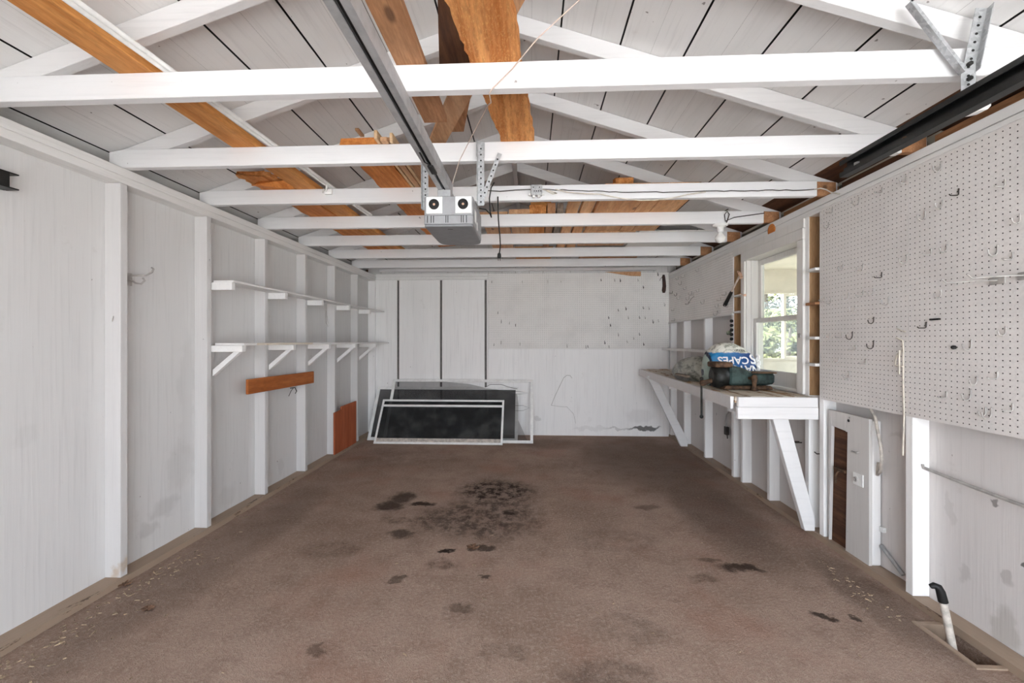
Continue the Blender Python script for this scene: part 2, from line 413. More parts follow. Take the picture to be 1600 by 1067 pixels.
# floor with the sunken pit beside the right wall
px0, px1, py0, py1 = 1.775, 1.885, 1.745, 1.985
fl = MB()
for (a, b, c, d) in ((-2.4, px0, YF, 5.95), (px1, 2.0, YF, 5.95), (px0, px1, YF, py0), (px0, px1, py1, 5.95)):
    fl.box(a, b, c, d, -.12, 0)
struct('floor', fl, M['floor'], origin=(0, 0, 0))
pit = MB().box(px0, px1, py0, py1, -.16, -.12)
struct('floor_pit', pit, M['pit'])
# walls
struct('wall_left', MB().box(-2.30, XL, YF, 5.9, 0, 2.2), M['wall'], origin=(XL, 0, 0))
WB0, WB1, WZ0, WZ1 = 3.00, 3.76, .93, 2.04     # window opening in the right wall
wr = MB()
wr.box(XR, 1.99, YF, WB0, 0, 2.2).box(XR, 1.99, WB1, 5.9, 0, 2.2).box(XR, 1.99, WB0, WB1, 0, WZ0).box(XR, 1.99, WB0, WB1, WZ1, 2.2)
struct('wall_right', wr, M['wallR'], origin=(XR, 0, 0))
wb = MB().box(-2.3, 1.99, YB, 5.84, 0, 2.23)
struct('wall_back', wb, M['wallB'], origin=(0, YB, 0))
gb = MB()      # the gable triangle of vertical boards
x = -2.3
while x < 1.97:
    x2 = min(x + .19, 1.99)
    cuts = [x + .004] + ([RX] if x + .004 < RX < x2 else []) + [x2]
    gb.prism([(x + .004, YB + .01, 2.23), (x2, YB + .01, 2.23)] + [(c, YB + .01, roofz(c)) for c in reversed(cuts)], (0, .03, 0))
    x = x2
struct('wall_back_gable', gb, M['wall'], origin=(0, YB, 2.2))
struct('wall_back_sheathing', MB().prism([(-2.45, YB + .042, 2.0), (2.12, YB + .042, 2.0), (2.12, YB + .042, roofz(2.12) + .01), (RX, YB + .042, RZ + .02), (-2.45, YB + .042, roofz(-2.45) + .01)], (0, .02, 0)), M['dkbrown'])
# the door wall behind the camera, door rolled away
wf = MB()
DX0, DX1, DZ = -1.0, 1.93, 2.2  # unseen opening set off-centre, left part closed, to steer the light
wf.box(-2.3, DX0, YF - .04, YF, 0, 2.25).box(DX1, 1.99, YF - .04, YF, 0, 2.25).box(DX0, DX1, YF - .04, YF, DZ, 2.25)
wf.prism([(-2.3, YF - .04, 2.25), (1.99, YF - .04, 2.25), (1.99, YF - .04, roofz(1.99)), (RX, YF - .04, RZ), (-2.3, YF - .04, roofz(-2.3))], (0, .04, 0))
struct('wall_front', wf, M['wall'])
# roof boards: wide boards along the building with open dark joints
rb = MB(); re_ = MB()
cs = math.cos(math.atan(RS)); T = .02
for sgn in (-1, 1):
    d = 0.004
    k = 0
    while d < 2.42:
        w = .1525
        g0 = .0045 if k % 2 == 0 else .0003
        g1 = .0003 if k % 2 == 0 else .0045
        a, b = d + g0, min(d + w - g1, 2.45)
        xa, xb = RX + sgn * a, RX + sgn * b
        za, zb = roofz(xa), roofz(xb)
        (re_ if sgn > 0 and d > 1.95 else rb).prism([(xa, YF - .05, za), (xb, YF - .05, zb), (xb, YF - .05, zb + T), (xa, YF - .05, za + T)], (0, 5.88 - YF, 0))
        d += w; k += 1
def bare_edges(o, m2):
    o.data.materials.append(m2)
    for q in o.data.polygons:
        if q.normal.z > -.6: q.material_index = 1
bare_edges(struct('ceiling', rb, M['roofb'], origin=(0, 0, RZ)), M['black'])
struct('ceiling_eave', re_, M['dkbrown'], origin=(0, 0, RZ))
ro = MB()
for sgn in (-1, 1):
    xe = RX + sgn * 2.6
    ro.prism([(RX - sgn * .05, YF - .2, RZ + .035), (xe, YF - .2, roofz(xe) + .03), (xe, YF - .2, roofz(xe) + .07), (RX - sgn * .05, YF - .2, RZ + .09)], (0, 6.2 - YF, 0))
struct('roof', ro, M['black'])
struct('trim_1', MB().box(-2.42, -2.40, YF, 5.88, 2.1, 2.30).box(-2.40, -2.302, YF, 5.88, 2.14, 2.16), M['trimw'])
struct('trim_2', MB().box(2.08, 2.10, YF, 5.88, 2.1, 2.34).box(1.992, 2.08, YF, 5.88, 2.15, 2.17), M['dkbrown'])
# plates
struct('top_plate_left', MB().box(XL, SL, YF, YB - .01, PZ0, PZ1 - .045).box(XL - .12, SL, YF, YB - .01, PZ1 - .044, PZ1), M['plate'], bevel=.002)
struct('top_plate_right', MB().box(SR, XR - .002, YF, YB - .01, PZ0, PZ1 - .045).box(SR - .004, XR + .02, YF, YB - .01, PZ1 - .044, PZ1), M['plate'], bevel=.002)
struct('baseboard_left', rough_plank(XL + .001, SL + .012, YF, 5.76, 0, .035, n=40, amp=.004, seed=3), M['sill'])
struct('baseboard_right', rough_plank(SR - .012, XR - .001, YF, 5.76, 0, .035, n=40, amp=.004, seed=4), M['sill'])

# ------------------------------------------------------------------ joists, rafters, studs
JB = [1.53 + .61 * k for k in range(7)]
for k, b in enumerate(JB):
    j = thing('ceiling_joist', 'white painted ceiling joist across the garage, %s counted from the camera toward the back wall' % ORDN[k], 'joist', (0, b + .02, 2.224), 'ceiling joists')
    xa, xb = -2.26, 1.83
    def jz(x): return min(2.322, roofz(x) - .004)
    MB().prism([(xa, b, 2.2245), (xb, b, 2.2245), (xb, b, 2.322), (RX, b, 2.322), (-2.19, b, 2.322), (xa, b, jz(xa) - .012)], (0, .04, 0)).build('painted_beam', M['joist'], j, bevel=.0025)
    if k: MB().prism([(xb + .001, b + .002, 2.228), (1.95, b + .002, 2.2265), (1.95, b + .002, jz(1.95) - .01), (xb + .001, b + .002, 2.318)], (0, .036, 0)).build('bare_end', M['brown'], j, bevel=.004)['label'] = 'unpainted brown joist end'
for side, sg in (('window', 1), ('shelf', -1)):
    for k, b in enumerate(JB):
        b2 = b + .0405
        xe = (1.985 if sg > 0 else -2.285)
        m = MB()
        xr = RX + sg * .020
        pts = [(xr, b2, roofz(xr) - .003), (xe, b2, roofz(xe) - .003), (xe, b2, roofz(xe) - .09), (xr, b2, RZ - .105)]
        m.prism(pts, (0, .04, 0))
        tag(m.build('roof_rafter', M['rafter'], bevel=.002), 'white sloping rafter on the %s side, beside the %s ceiling joist from the camera' % (side, ORDN[k]), 'rafter', 'roof rafters')
tag(MB().box(RX - .019, RX + .019, .3, YB - .04, RZ - .135, RZ - .012).build('ridge_board', M['rafter'], bevel=.002), 'long grey-white ridge board running under the peak of the roof', 'ridge board')
# gable stud
tag(MB().box(RX - .02, RX + .02, YB - .03, YB + .008, 2.235, RZ - .12).build('gable_stud', M['rafter']), 'short grey upright stud in the middle of the back gable', 'stud')

LB = [2.125, 2.72, 3.335, 3.95, 4.56, 5.17]
for k, b in enumerate(LB):
    tag(MB().box(XL + .001, SL, b, b + .04, .036, PZ0 - .001).build('wall_stud', M['studl'], bevel=.002),
        'white wall stud on the shelf wall, %s from the camera' % ORDN[k], 'stud', 'studs of the shelf wall')
tag(MB().box(XL + .001, SL + .01, 5.735, 5.775, .036, PZ0 - .001).build('corner_stud', M['studw'], bevel=.002), 'white corner post where the shelf wall meets the back wall', 'stud')
RBS = [(2.148, .04, 'w'), (2.775, .04, 'w'), (2.915, .034, 'raw'), (3.805, .035, 'half'), (3.96, .04, 'raw'), (4.60, .04, 'w'), (5.21, .04, 'w'), (5.70, .05, 'w')]
rn = ['between the two pegboard sheets, white cord on it', 'at the window end of the big pegboard', 'beside the near window casing, bare brown side',
      'beside the far window casing', 'bare brown side, where the hammer hangs', 'lit under the middle of the far small pegboard', 'under the joint of the far small pegboard', 'in the far corner behind the bench']
for k, (b, w, kd) in enumerate(RBS):
    if kd == 'raw':
        r = thing('wall_stud', 'wall stud of the window wall, %s' % rn[k], 'stud', (1.93, b + .02, .036), 'studs of the window wall')
        MB().box(SR + .001, XR - .001, b, b + w, .93, PZ0 - .001).build('bare_core', M['raw'], r)
        MB().box(SR + .001, XR - .001, b, b + w, .036, .929).build('painted_foot', M['studw'], r)
        MB().box(SR - .004, SR, b - .001, b + w + .001, .036, PZ0 - .001).build('painted_face', M['studw'], r)
    else:
        tag(MB().box(SR, XR - .001, b, b + w, .036, PZ0 - .001).build('wall_stud', M['studw'], bevel=.002), 'white wall stud of the window wall, %s' % rn[k], 'stud', 'studs of the window wall')
tag(MB().box(SR, XR - .001, 3.385, 3.42, .036, .86).build('wall_stud', M['studw'], bevel=.002), 'short white stud below the window, under the bench', 'stud', 'studs of the window wall')

# back wall: painted panels with dark gaps between them
for k, (x0, x1) in enumerate([(-2.192, -1.868), (-1.838, -1.262), (-1.232, -.637), (-.607, -.590)]):
    struct('wall_back_panel', MB().box(x0, x1, YB - .034, YB - .012, .0, 2.154), M['wallB'], bevel=.002)
struct('wall_back_gaps', MB().box(-2.26, -.58, YB - .010, YB - .001, .0, 2.15), plain('grey_gap_paint', (112, 109, 106), .8))
struct('trim_3', MB().box(-2.17, -.59, YB - .04, YB - .001, 2.155, 2.20).box(-2.17, -.59, YB - .036, YB - .001, 2.202, 2.24), M['plate'], bevel=.002)
struct('trim_4', MB().box(-2.1, 1.7, YB - .09, YB - .05, 2.262, 2.30), M['rafter'], bevel=.002)
# back wall: painted board below, two pegboard sheets above
tag(MB().box(-.588, 1.880, YB - .030, YB - .001, .0, 1.192).build('plywood_sheet', M['wallB'], bevel=.001), 'white painted board below the back pegboards, scuffed at the floor', 'board')
for nm, xa, xb, lab in (('w', -.588, .648, 'white pegboard sheet on the back wall, half toward the shelf wall'), ('e', .650, 1.880, 'white pegboard sheet on the back wall, half next to the workbench corner')):
    tag(MB().box(xa, xb, YB - .031, YB - .001, 1.194, 2.236).build('pegboard', M['pegB'], origin=(.0127, YB - .03, 1.294)), lab, 'pegboard', 'back wall pegboards')
# right wall pegboards
for ya, yb, za, zb, lab in ((1.0, 2.164, .921, 2.149, 'large white pegboard sheet full of hooks, nearer the camera than the white cord'),
                            (2.166, 2.79, .921, 2.149, 'white pegboard sheet full of hooks between the white cord and the window'),
                            (3.972, 5.222, 1.556, 2.138, 'grey-white pegboard strip above the bench, next to the hammer'),
                            (5.226, 5.766, 1.556, 2.138, 'narrow pegboard piece in the far corner above the bench')):
    tag(MB().box(1.881, 1.8865, ya, yb, za, zb).build('pegboard', M['pegR'] if ya < 3 else M['pegF'], origin=(1.884, 2.765, 1.294)), lab, 'pegboard', 'pegboards on the window wall')
struct('trim_5', MB().box(1.872, 1.8865, 3.972, 5.766, 1.540, 1.555), M['plate'])
struct('trim_6', MB().box(1.874, 1.8865, 1.0, 2.79, 2.150, 2.172), M['plate'], bevel=.002)

# ------------------------------------------------------------------ window and the porch beyond it
w = thing('window_1', 'white double-hung window over the workbench, porch and trees behind its glass', 'window', (1.93, 3.38, .93)); w['kind'] = 'structure'
fr = MB()
fr.box(1.868, 1.886, 2.952, 3.018, .93, 1.998).box(1.868, 1.886, 3.742, 3.798, .93, 1.998).box(1.866, 1.886, 2.952, 3.798, 2.0, 2.075)
fr.build('window_casing', M['trimw'], w, bevel=.002)
jm = MB()
jm.box(1.888, 2.03, 3.004, 3.02, .93, 2.02).box(1.888, 2.03, 3.738, 3.756, .93, 2.02).box(1.888, 2.03, 3.02, 3.738, 2.0, 2.02).box(1.888, 2.03, 3.02, 3.738, .93, .94)
jm.box(1.925, 1.94, 3.02, 3.032, .94, 2.0).box(1.925, 1.94, 3.726, 3.738, .94, 2.0)
jm.build('window_jamb', M['trimw'], w)
def sash(name, x0, x1, z0, z1, rb_, rt):
    m = MB()
    ya, yb = 3.022, 3.736
    m.box(x0, x1, ya, ya + .045, z0, z1).box(x0, x1, yb - .045, yb, z0, z1).box(x0, x1, ya + .045, yb - .045, z0, z0 + rb_).box(x0, x1, ya + .045, yb - .045, z1 - rt, z1)
    o = m.build(name, M['trimw'], w, bevel=.002)
    MB().box((x0 + x1) / 2 - .001, (x0 + x1) / 2 + .001, ya + .045, yb - .045, z0 + rb_, z1 - rt).build('pane', M['glass'], o)
sash('upper_sash', 1.985, 2.015, 1.455, 1.998, .035, .045)
sash('lower_sash', 1.945, 1.975, .945, 1.492, .115, .035)
MB().lathe((1.884, 3.745, 1.70), (-1, 0, 0), [(0, .012), (.015, .010), (.02, .004)], 10).tube([(1.87, 3.745, 1.70), (1.85, 3.76, 1.715), (1.845, 3.79, 1.71)], .003).build('sash_latch', M['copper'], w)
MB().lathe((1.868, 2.985, 1.335), (-1, 0, 0), [(0, .016), (.006, .016), (.007, .010), (.003, .008)], 12).build('knob', M['wire'], w)
hd = MB().box(1.872, 1.886, 2.952, 3.955, 2.078, 2.139)
struct('trim_7', hd, M['trimw'])
# porch
pm = M['porch']
pw = MB()
y0 = 6.0
pw.box(2.0, 3.05, y0, y0 + .08, 0, 2.3).box(3.95, 5.0, y0, y0 + .08, 0, 2.3).box(3.05, 3.95, y0, y0 + .08, 0, 1.05).box(3.05, 3.95, y0, y0 + .08, 1.985, 2.3)
struct('porch_wall', pw, pm)
struct('porch_wall_outer', MB().box(5.0, 5.08, 2.2, 6.08, -.1, .8).box(5.0, 5.08, 2.2, 6.08, 2.15, 2.33).box(1.995, 5.08, 2.12, 2.2, -.1, 2.33), pm)  # added out of view; opening sized to control light through the window
struct('porch_ceiling', MB().box(1.995, 5.0, 2.2, 6.08, 2.30, 2.33), pm)
struct('porch_floor', MB().box(1.995, 5.0, 1.8, 6.08, -.1, -.02), pm)
pf = thing('window_2', 'cream porch window of two panes beyond the garage window, trees outside', 'window', (3.5, y0, 1.05)); pf['kind'] = 'structure'
m = MB()
m.box(3.05, 3.95, y0 - .02, y0 - .001, 1.03, 1.06).box(3.05, 3.95, y0 - .02, y0 - .001, 1.96, 1.985)
m.box(3.05, 3.09, y0 + .01, y0 + .05, 1.06, 1.96).box(3.91, 3.95, y0 + .01, y0 + .05, 1.06, 1.96).box(3.535, 3.565, y0 - .01, y0 + .05, 1.06, 1.96)
m.box(3.565, 3.91, y0 + .01, y0 + .04, 1.93, 1.96).box(3.565, 3.91, y0 + .01, y0 + .04, 1.06, 1.09)
m.build('window_frame', pm, pf)
MB().box(3.09, 3.91, y0 + .025, y0 + .028, 1.06, 1.96).build('pane', M['glass'], pf)
# outside
struct('ground', MB().box(-40, 40, -40, 60, -.4, -.125), M['ground'])
struct('driveway', MB().box(-3.5, 3.2, -14, YF - .05, -.12, -.005), plain('concrete_apron', (222, 219, 214), .9, 0, .12, 2))
def tree(x, y, h, r, leafmat, lab, n=2600, seed=1, low=.25):
    rr = random.Random(seed)
    t = thing('tree', lab, 'tree', (x, y, -.13), 'trees beyond the porch')
    MB().tube([(x, y, -.13), (x + .05, y, h * .3), (x - .04, y + .05, h * .6), (x, y, h * .9)], [.13, .1, .07, .02], 8).build('trunk', M['bark'], t)
    m = MB(); vs = []; fs = []
    while len(fs) < n:
        d = Vector((rr.gauss(0, 1), rr.gauss(0, 1), rr.gauss(0, 1))).normalized() * rr.uniform(.35, 1) ** .6
        p = Vector((x + d.x * r, y + d.y * r, h * (low + (1 - low) / 2) + d.z * h * (1 - low) / 2))
        if mnoise.noise(p * 1.6) < -.12: continue
        u = Vector((rr.gauss(0, 1), rr.gauss(0, 1), rr.gauss(0, 1))).normalized(); v = u.orthogonal().normalized()
        L = rr.uniform(.05, .10); W = L * .5; k = len(vs)
        vs += [p - u * L, p + v * W, p + u * L, p - v * W]; fs.append((k, k + 1, k + 2, k + 3))
    m.add(vs, fs); m.build('foliage', leafmat, t)
tree(5.45, 9.0, 1.75, 1.15, M['leaf1'], 'low pale green bush filling the lower half of the porch window', 7000, 1, .0)
tree(7.3, 12.2, 2.3, 1.4, M['leaf1'], 'yellow-green bush behind the low bush outside the porch window', 6000, 2, .0)
tree(8.6, 15.6, 5.4, 1.7, M['leaf2'], 'taller grey-green tree against the bright sky behind the first porch pane', 3500, 3, .2)
tree(11.3, 18.8, 5.2, 1.7, M['leaf1'], 'pale tree farthest back behind the second porch pane', 5000, 4, .1)

# ------------------------------------------------------------------ left wall shelves
sh = thing('wall_shelf', 'narrow white upper shelf along the left wall', 'shelf', (-2.13, 4.2, 1.648))
MB().box(-2.179, -2.035, 2.775, 5.73, 1.700, 1.714).build('shelf_board', M['shelfw'], sh, bevel=.0015)
for b in (2.775, 3.40, 4.01, 4.62, 5.23):
    MB().box(-2.262, -2.04, b - .012 if b > 2.8 else b - .01, b + .022, 1.648, 1.699).build('cleat', M['shelfw'], sh, bevel=.0015)
sh = thing('wall_shelf', 'wide white lower shelf on diagonal brackets, worn yellow front edge', 'shelf', (-2.07, 4.2, 1.223))
MB().box(-2.179, -1.972, 2.79, 5.74, 1.2668, 1.283).build('shelf_board', M['shelfw'], sh, bevel=.0015)
rough_plank(-1.9715, -1.966, 2.92, 3.7, 1.268, 1.2835, n=40, amp=.002, seed=9).build('worn_edge', M['shelfworn'], sh)['label'] = 'bare yellowish worn edge of the shelf'
for k, b in enumerate((2.72, 3.335, 3.95, 4.56, 5.17)):
    br = MB().box(-2.179 if k else -2.262, -1.965, b + .041, b + .08, 1.223, 1.2665).build('bracket', M['shelfw'], sh, bevel=.0015)
    MB().prism([(-2.178, b + .046, 1.055), (-2.178, b + .046, 1.10), (-2.03, b + .046, 1.2225), (-1.985, b + .046, 1.2225)], (0, .03, 0)).build('brace', M['shelfw'], br, bevel=.0015)
tag(MB().box(-2.178, -2.158, 3.10, 4.07, 0.0, .115).build('board', M['redbrown'], bevel=.002), 'long reddish-brown board nailed level on the left wall under the lower shelf', 'board')
o = bpy.data.objects['board']; o.location.z = .885; o.rotation_euler = (math.radians(-.4), 0, 0)
m = MB().prism([(-2.179, 4.52, .04), (-2.179, 5.09, .04), (-2.179, 5.09, .555), (-2.179, 4.69, .548), (-2.179, 4.688, .512), (-2.179, 4.52, .505)], (.018, 0, 0))
tag(m.build('plywood_piece', M['redply'], bevel=.002), 'rust-orange stepped plywood piece standing against the left wall near the back corner', 'plywood')
# hooks and the steel bracket on the left wall
ck = thing('coat_hook', 'painted double coat hook beside the first stud of the left wall', 'hook', (-2.268, 2.26, 1.60))
MB().prism([(-2.2695, 2.245, 1.61), (-2.2695, 2.275, 1.61), (-2.2695, 2.275, 1.68), (-2.2695, 2.245, 1.68)], (.006, 0, 0)).build('back_plate', M['wire'], ck)
MB().tube([(-2.263, 2.26, 1.665), (-2.235, 2.27, 1.668), (-2.19, 2.285, 1.672), (-2.165, 2.295, 1.69), (-2.16, 2.3, 1.71), (-2.172, 2.3, 1.718)], .005).build('upper_prong', M['wire'], ck)
MB().tube([(-2.263, 2.26, 1.645), (-2.235, 2.265, 1.625), (-2.205, 2.27, 1.62), (-2.19, 2.275, 1.64), (-2.20, 2.275, 1.655)], .005).build('lower_prong', M['wire'], ck)
tag(MB().tube([(-2.262, 2.25, 1.64), (-2.264, 2.225, 1.59), (-2.266, 2.20, 1.53), (-2.26, 2.171, 1.47), (-2.22, 2.13, 1.44), (-2.215, 2.115, 1.40)], .0022, 6).build('wire', M['wire']), 'thin painted-over wire curving down from the coat hook', 'wire')
ck = thing('wall_hook', 'small wire hook on the left wall just below the reddish-brown board', 'hook', (-2.25, 3.8, .80))
MB().tube([(-2.265, 3.84, .853), (-2.22, 3.84, .86), (-2.18, 3.80, .83), (-2.17, 3.76, .815)], .004, 6).tube([(-2.268, 3.82, .78), (-2.25, 3.83, .83), (-2.24, 3.85, .855)], .003, 6).build('hook_wire', M['wired'], ck)
tag(MB().tube([(-2.262, 4.52, 1.64), (-2.255, 4.50, 1.58), (-2.26, 4.52, 1.50), (-2.25, 4.58, 1.44), (-2.255, 4.55, 1.52), (-2.26, 4.53, 1.63)], .002, 6).build('wire', M['wire']), 'loose painted wire loop hanging under the upper shelf', 'wire')
br = thing('mounting_bracket', 'black slotted steel bracket on the left wall near the ceiling', 'bracket', (-2.2, 1.62, 1.94))
m = MB().box(-2.262, -2.205, 1.0, 1.705, 2.008, 2.013).box(-2.262, -2.205, 1.0, 1.705, 1.945, 1.950)
m.box(-2.210, -2.205, 1.0, 1.635, 1.95, 1.958).box(-2.210, -2.205, 1.0, 1.635, 2.0, 2.008).box(-2.210, -2.205, 1.64, 1.672, 1.95, 2.008).box(-2.210, -2.205, 1.55, 1.60, 1.95, 2.008).box(-2.2695, -2.262, 1.0, 1.60, 1.945, 2.013).box(-2.2695, -2.262, 1.60, 1.70, 1.945, 1.952)
m.build('channel', M['black'], br)

# ------------------------------------------------------------------ window screens against the back wall
def framebars(root, org, ux, uz, W, H, bar, th, mat, names=('bottom_bar', 'top_bar', 'side_bar', 'side_bar'), extra=None):
    un = ux.cross(uz).normalized()     # toward the camera
    def slab(x0, x1, z0, z1, t0=0, t1=th):
        P = lambda a, b, c: org + ux * a + uz * b + un * c
        return MB().add([P(a, b, c) for a in (x0, x1) for b in (z0, z1) for c in (t0, t1)],
                        [(0, 1, 3, 2), (4, 6, 7, 5), (0, 4, 5, 1), (2, 3, 7, 6), (0, 2, 6, 4), (1, 5, 7, 3)])
    slab(0, W, 0, bar).build('bottom_bar', mat, root, bevel=.0015)
    slab(0, W, H - bar, H).build('top_bar', mat, root, bevel=.0015)
    slab(0, bar, bar, H - bar).build('side_bar', mat, root, bevel=.0015)
    slab(W - bar, W, bar, H - bar).build('side_bar', mat, root, bevel=.0015)
    return slab
def leaning(name, lab, x0, x1, yb, yt, ht, th):
    r = thing(name, lab, 'window screen', ((x0 + x1) / 2, yb, 0), 'window screens against the back wall')
    org = Vector((x0, yb, .002)); uz = Vector((0, yt - yb, ht)); H = uz.length; uz.normalize()
    return r, org, Vector((1, 0, 0)), uz, x1 - x0, H
r, org, ux, uz, W, H = leaning('window_screen', 'old dark window screen at the very back, its left end nearest the corner', -2.13, -.165, 5.365, 5.752, .655, .018)
S = framebars(r, org, ux, uz, W, H, .04, .018, M['alum'])
S(.04, W - .04, .04, H - .04, .008, .010).build('mesh_panel', M['meshA'], r)
r, org, ux, uz, W, H = leaning('window_screen', 'tallest white framed screen with torn mesh, right end of the stack', -1.90, .033, 5.285, 5.722, .762, .016)
S = framebars(r, org, ux, uz, W, H, .036, .016, M['alum'])
un = ux.cross(uz).normalized()
P = lambda a, b, c=.008: org + ux * a + uz * b + un * c
top = H - .036
edge = [(1.95 - .09, .036), (1.74, .30), (1.74, .52), (1.72, .66), (1.62, .70), (1.45, .735), (1.30, .745), (1.22, .78), (1.05, .815), (.7, top), (.036, top)]
edge = [(min(a, W - .036), min(b, top)) for a, b in edge]
pts = [(.036, .036)] + edge
m = MB(); cvs = [P(.036, .036)] + [P(a, b, .008 + (.012 * math.sin(a * 30) if i not in (0, len(edge) - 1) else 0)) for i, (a, b) in enumerate(edge)]
m.add(cvs, [(0, i, i + 1) for i in range(1, len(cvs) - 1)]); m.build('torn_mesh', M['meshB'], r)['label'] = 'torn sagging insect mesh'
MB().tube([P(1.28, .76, .02), P(1.36, .80, .03), P(1.5, .80, .03), P(1.6, .765, .025), P(1.72, .74, .02)], .003, 6).build('mesh_spline', M['wired'], r)
MB().tube([P(1.6, .70, .02), P(1.75, .70, .03), P(1.87, .68, .02), P(1.75, .665, .02), P(1.66, .67, .02)], .002, 6).build('mesh_spline', M['wired'], r)
MB().tube([P(1.66, .50, .02), P(1.8, .50, .03), P(1.885, .47, .02), P(1.8, .43, .02), P(1.7, .43, .02)], .002, 6).build('mesh_spline', M['wired'], r)
r, org, ux, uz, W, H = leaning('storm_window', 'front white framed storm screen with dark panel, leaning lowest', -1.98, -.348, 5.185, 5.535, .508, .014)
S = framebars(r, org, ux, uz, W, H, .026, .014, M['alum'])
S(.026, W - .026, H - .105, H - .075, 0, .014).build('cross_bar', M['alum'], r, bevel=.001)
S(.026, W - .026, .027, .075, .003, .012).build('bottom_rail', M['tan'] if False else M['pvc'], r, bevel=.001)
S(.026, W - .026, .075, H - .105, .005, .007).build('dark_panel', M['meshC'], r)
S(.026, W - .026, H - .075, H - .026, .005, .007).build('upper_strip', M['meshC'], r)

# things on the back wall
tag(MB().tube([(.285, 5.766, .415), (.33, 5.764, .53), (.40, 5.764, .68), (.455, 5.764, .795), (.50, 5.764, .83), (.545, 5.764, .825), (.57, 5.766, .79)], .003, 6).tube([(.285, 5.766, .415), (.40, 5.766, .40), (.50, 5.766, .395), (.59, 5.766, .30), (.62, 5.767, .17)], .002, 6).build('wire', M['wire']),
    'thin painted-over wire bent into a tent shape low on the back wall', 'wire')
sv = thing('hanging_sheath', 'dark brown leather sheath hanging at the top corner of the back pegboard', 'sheath', (1.81, 5.755, 1.95))
m = MB(); vs = []
prof = [(1.955, 1.795, 1.825), (1.99, 1.785, 1.835), (2.05, 1.795, 1.84), (2.12, 1.793, 1.832), (2.17, 1.79, 1.826), (2.20, 1.795, 1.82)]
for z, a, b in prof:
    vs += [(a, 5.767, z), (b, 5.767, z), (b, 5.752, z), (a, 5.752, z)]
fs = [(0, 1, 2, 3), (23, 22, 21, 20)] + [(i * 4 + k, i * 4 + 4 + k, i * 4 + 4 + (k + 1) % 4, i * 4 + (k + 1) % 4) for i in range(5) for k in range(4)]
m.add(vs, fs); m.build('sheath_body', M['leather'], sv)
MB().tube([(1.79, 5.76, 2.17), (1.765, 5.755, 2.15), (1.755, 5.757, 2.12), (1.765, 5.76, 2.13)], .003, 6).build('loop', M['leather'], sv)
tag(MB().prism([(1.02, 5.750, 2.245), (1.50, 5.750, 2.245), (1.50, 5.750, 2.185), (1.36, 5.750, 2.19)], (0, .016, 0)).build('wood_scrap', M['tan']), 'tapered tan wood scrap tucked over the top of the back pegboard', 'wood scrap')

# ------------------------------------------------------------------ peg hooks
HR = [(2.686, 2.125), (2.721, 2.046), (2.477, 2.123), (2.319, 2.119), (2.176, 2.123), (1.997, 2.121), (1.918, 1.966), (1.993, 1.941), (2.074, 1.919), (1.739, 1.938), (1.688, 1.785), (2.172, 1.733), (2.043, 1.732), (1.971, 1.734), (1.765, 1.686), (1.712, 1.643), (2.599, 1.76), (2.446, 1.736), (2.321, 1.666), (1.997, 1.531), (2.555, 1.587), (2.448, 1.583), (2.376, 1.587), (2.277, 1.533), (2.749, 1.584), (2.373, 1.429), (2.524, 1.354), (2.606, 1.351), (2.707, 1.348), (2.373, 1.302), (2.5, 1.275), (2.632, 1.2), (2.546, 1.123), (2.425, 1.199), (2.7, 1.564), (2.5, 1.511), (2.069, 1.388), (1.736, 1.354), (1.865, 1.304), (1.765, 1.174), (1.843, 1.148), (1.868, 1.092), (1.971, 1.069), (1.809, 1.022), (1.788, 1.026), (1.712, 1.053)]
HF = [(5.616, 1.948), (5.459, 1.903), (5.346, 1.857), (5.556, 1.716), (5.402, 2.102), (5.292, 2.033), (5.19, 2.094), (5.136, 1.942), (4.956, 1.864), (4.894, 1.845), (4.746, 1.869), (5.036, 1.818), (5.053, 1.752), (4.761, 2.098), (4.607, 1.733), (4.212, 1.715), (4.269, 1.654), (4.2, 1.607), (4.102, 1.754), (4.06, 1.641), (4.292, 1.587), (5.536, 1.575)]
HB = [(0.964, 2.135), (1.148, 2.134), (1.223, 2.136), (1.464, 2.129), (1.534, 2.036), (1.818, 1.804), (1.534, 1.753), (1.611, 1.748), (1.3, 1.749), (1.197, 1.721), (1.066, 1.622), (1.331, 1.625), (1.483, 1.621), (1.558, 1.62), (1.663, 1.571), (1.737, 1.575), (1.091, 1.518), (1.197, 1.394), (1.483, 1.393), (1.405, 1.337), (1.014, 1.287), (1.317, 1.291), (1.539, 1.259), (0.759, 1.225), (0.785, 1.225), (1.07, 1.225), (1.73, 2.215), (-0.537, 2.12), (-0.114, 2.117), (0.238, 2.123), (0.417, 2.122), (-0.452, 1.694), (-0.404, 1.579), (-0.292, 1.547), (-0.207, 1.52), (-0.407, 1.287), (-0.505, 1.249), (-0.146, 1.26), (0.501, 1.239)]
def hookmb(p, out, kind, r=.0021):
    """p: lower peg point on the board; out: unit vector away from the board"""
    p = Vector(p); o = Vector(out); u = Vector((0, 0, 1)); m = MB()
    b = p + o * (r + .0006)
    if kind == 'L':
        pts = [b + u * .03, b + u * .004, b + o * .006, b + o * .034, b + o * .040 + u * .006]
    elif kind == 'J':
        pts = [b + u * .03, b + u * .006, b + o * .004 - u * .002, b + o * .012 - u * .007, b + o * .024 - u * .004, b + o * .029 + u * .006, b + o * .030 + u * .014]
    else:
        pts = [b + u * .028, b + u * .006] + [b + o * (.018 - .018 * math.cos(a)) - u * (.018 * math.sin(a)) for a in (.5, 1.1, 1.57, 2.1, 2.7)] + [b + o * .037 + u * .01]
    m.tube(pts, r, 7)
    m.tube([b + u * .026, b + u * .026 - o * (r)], r * 1.3, 6)
    return m
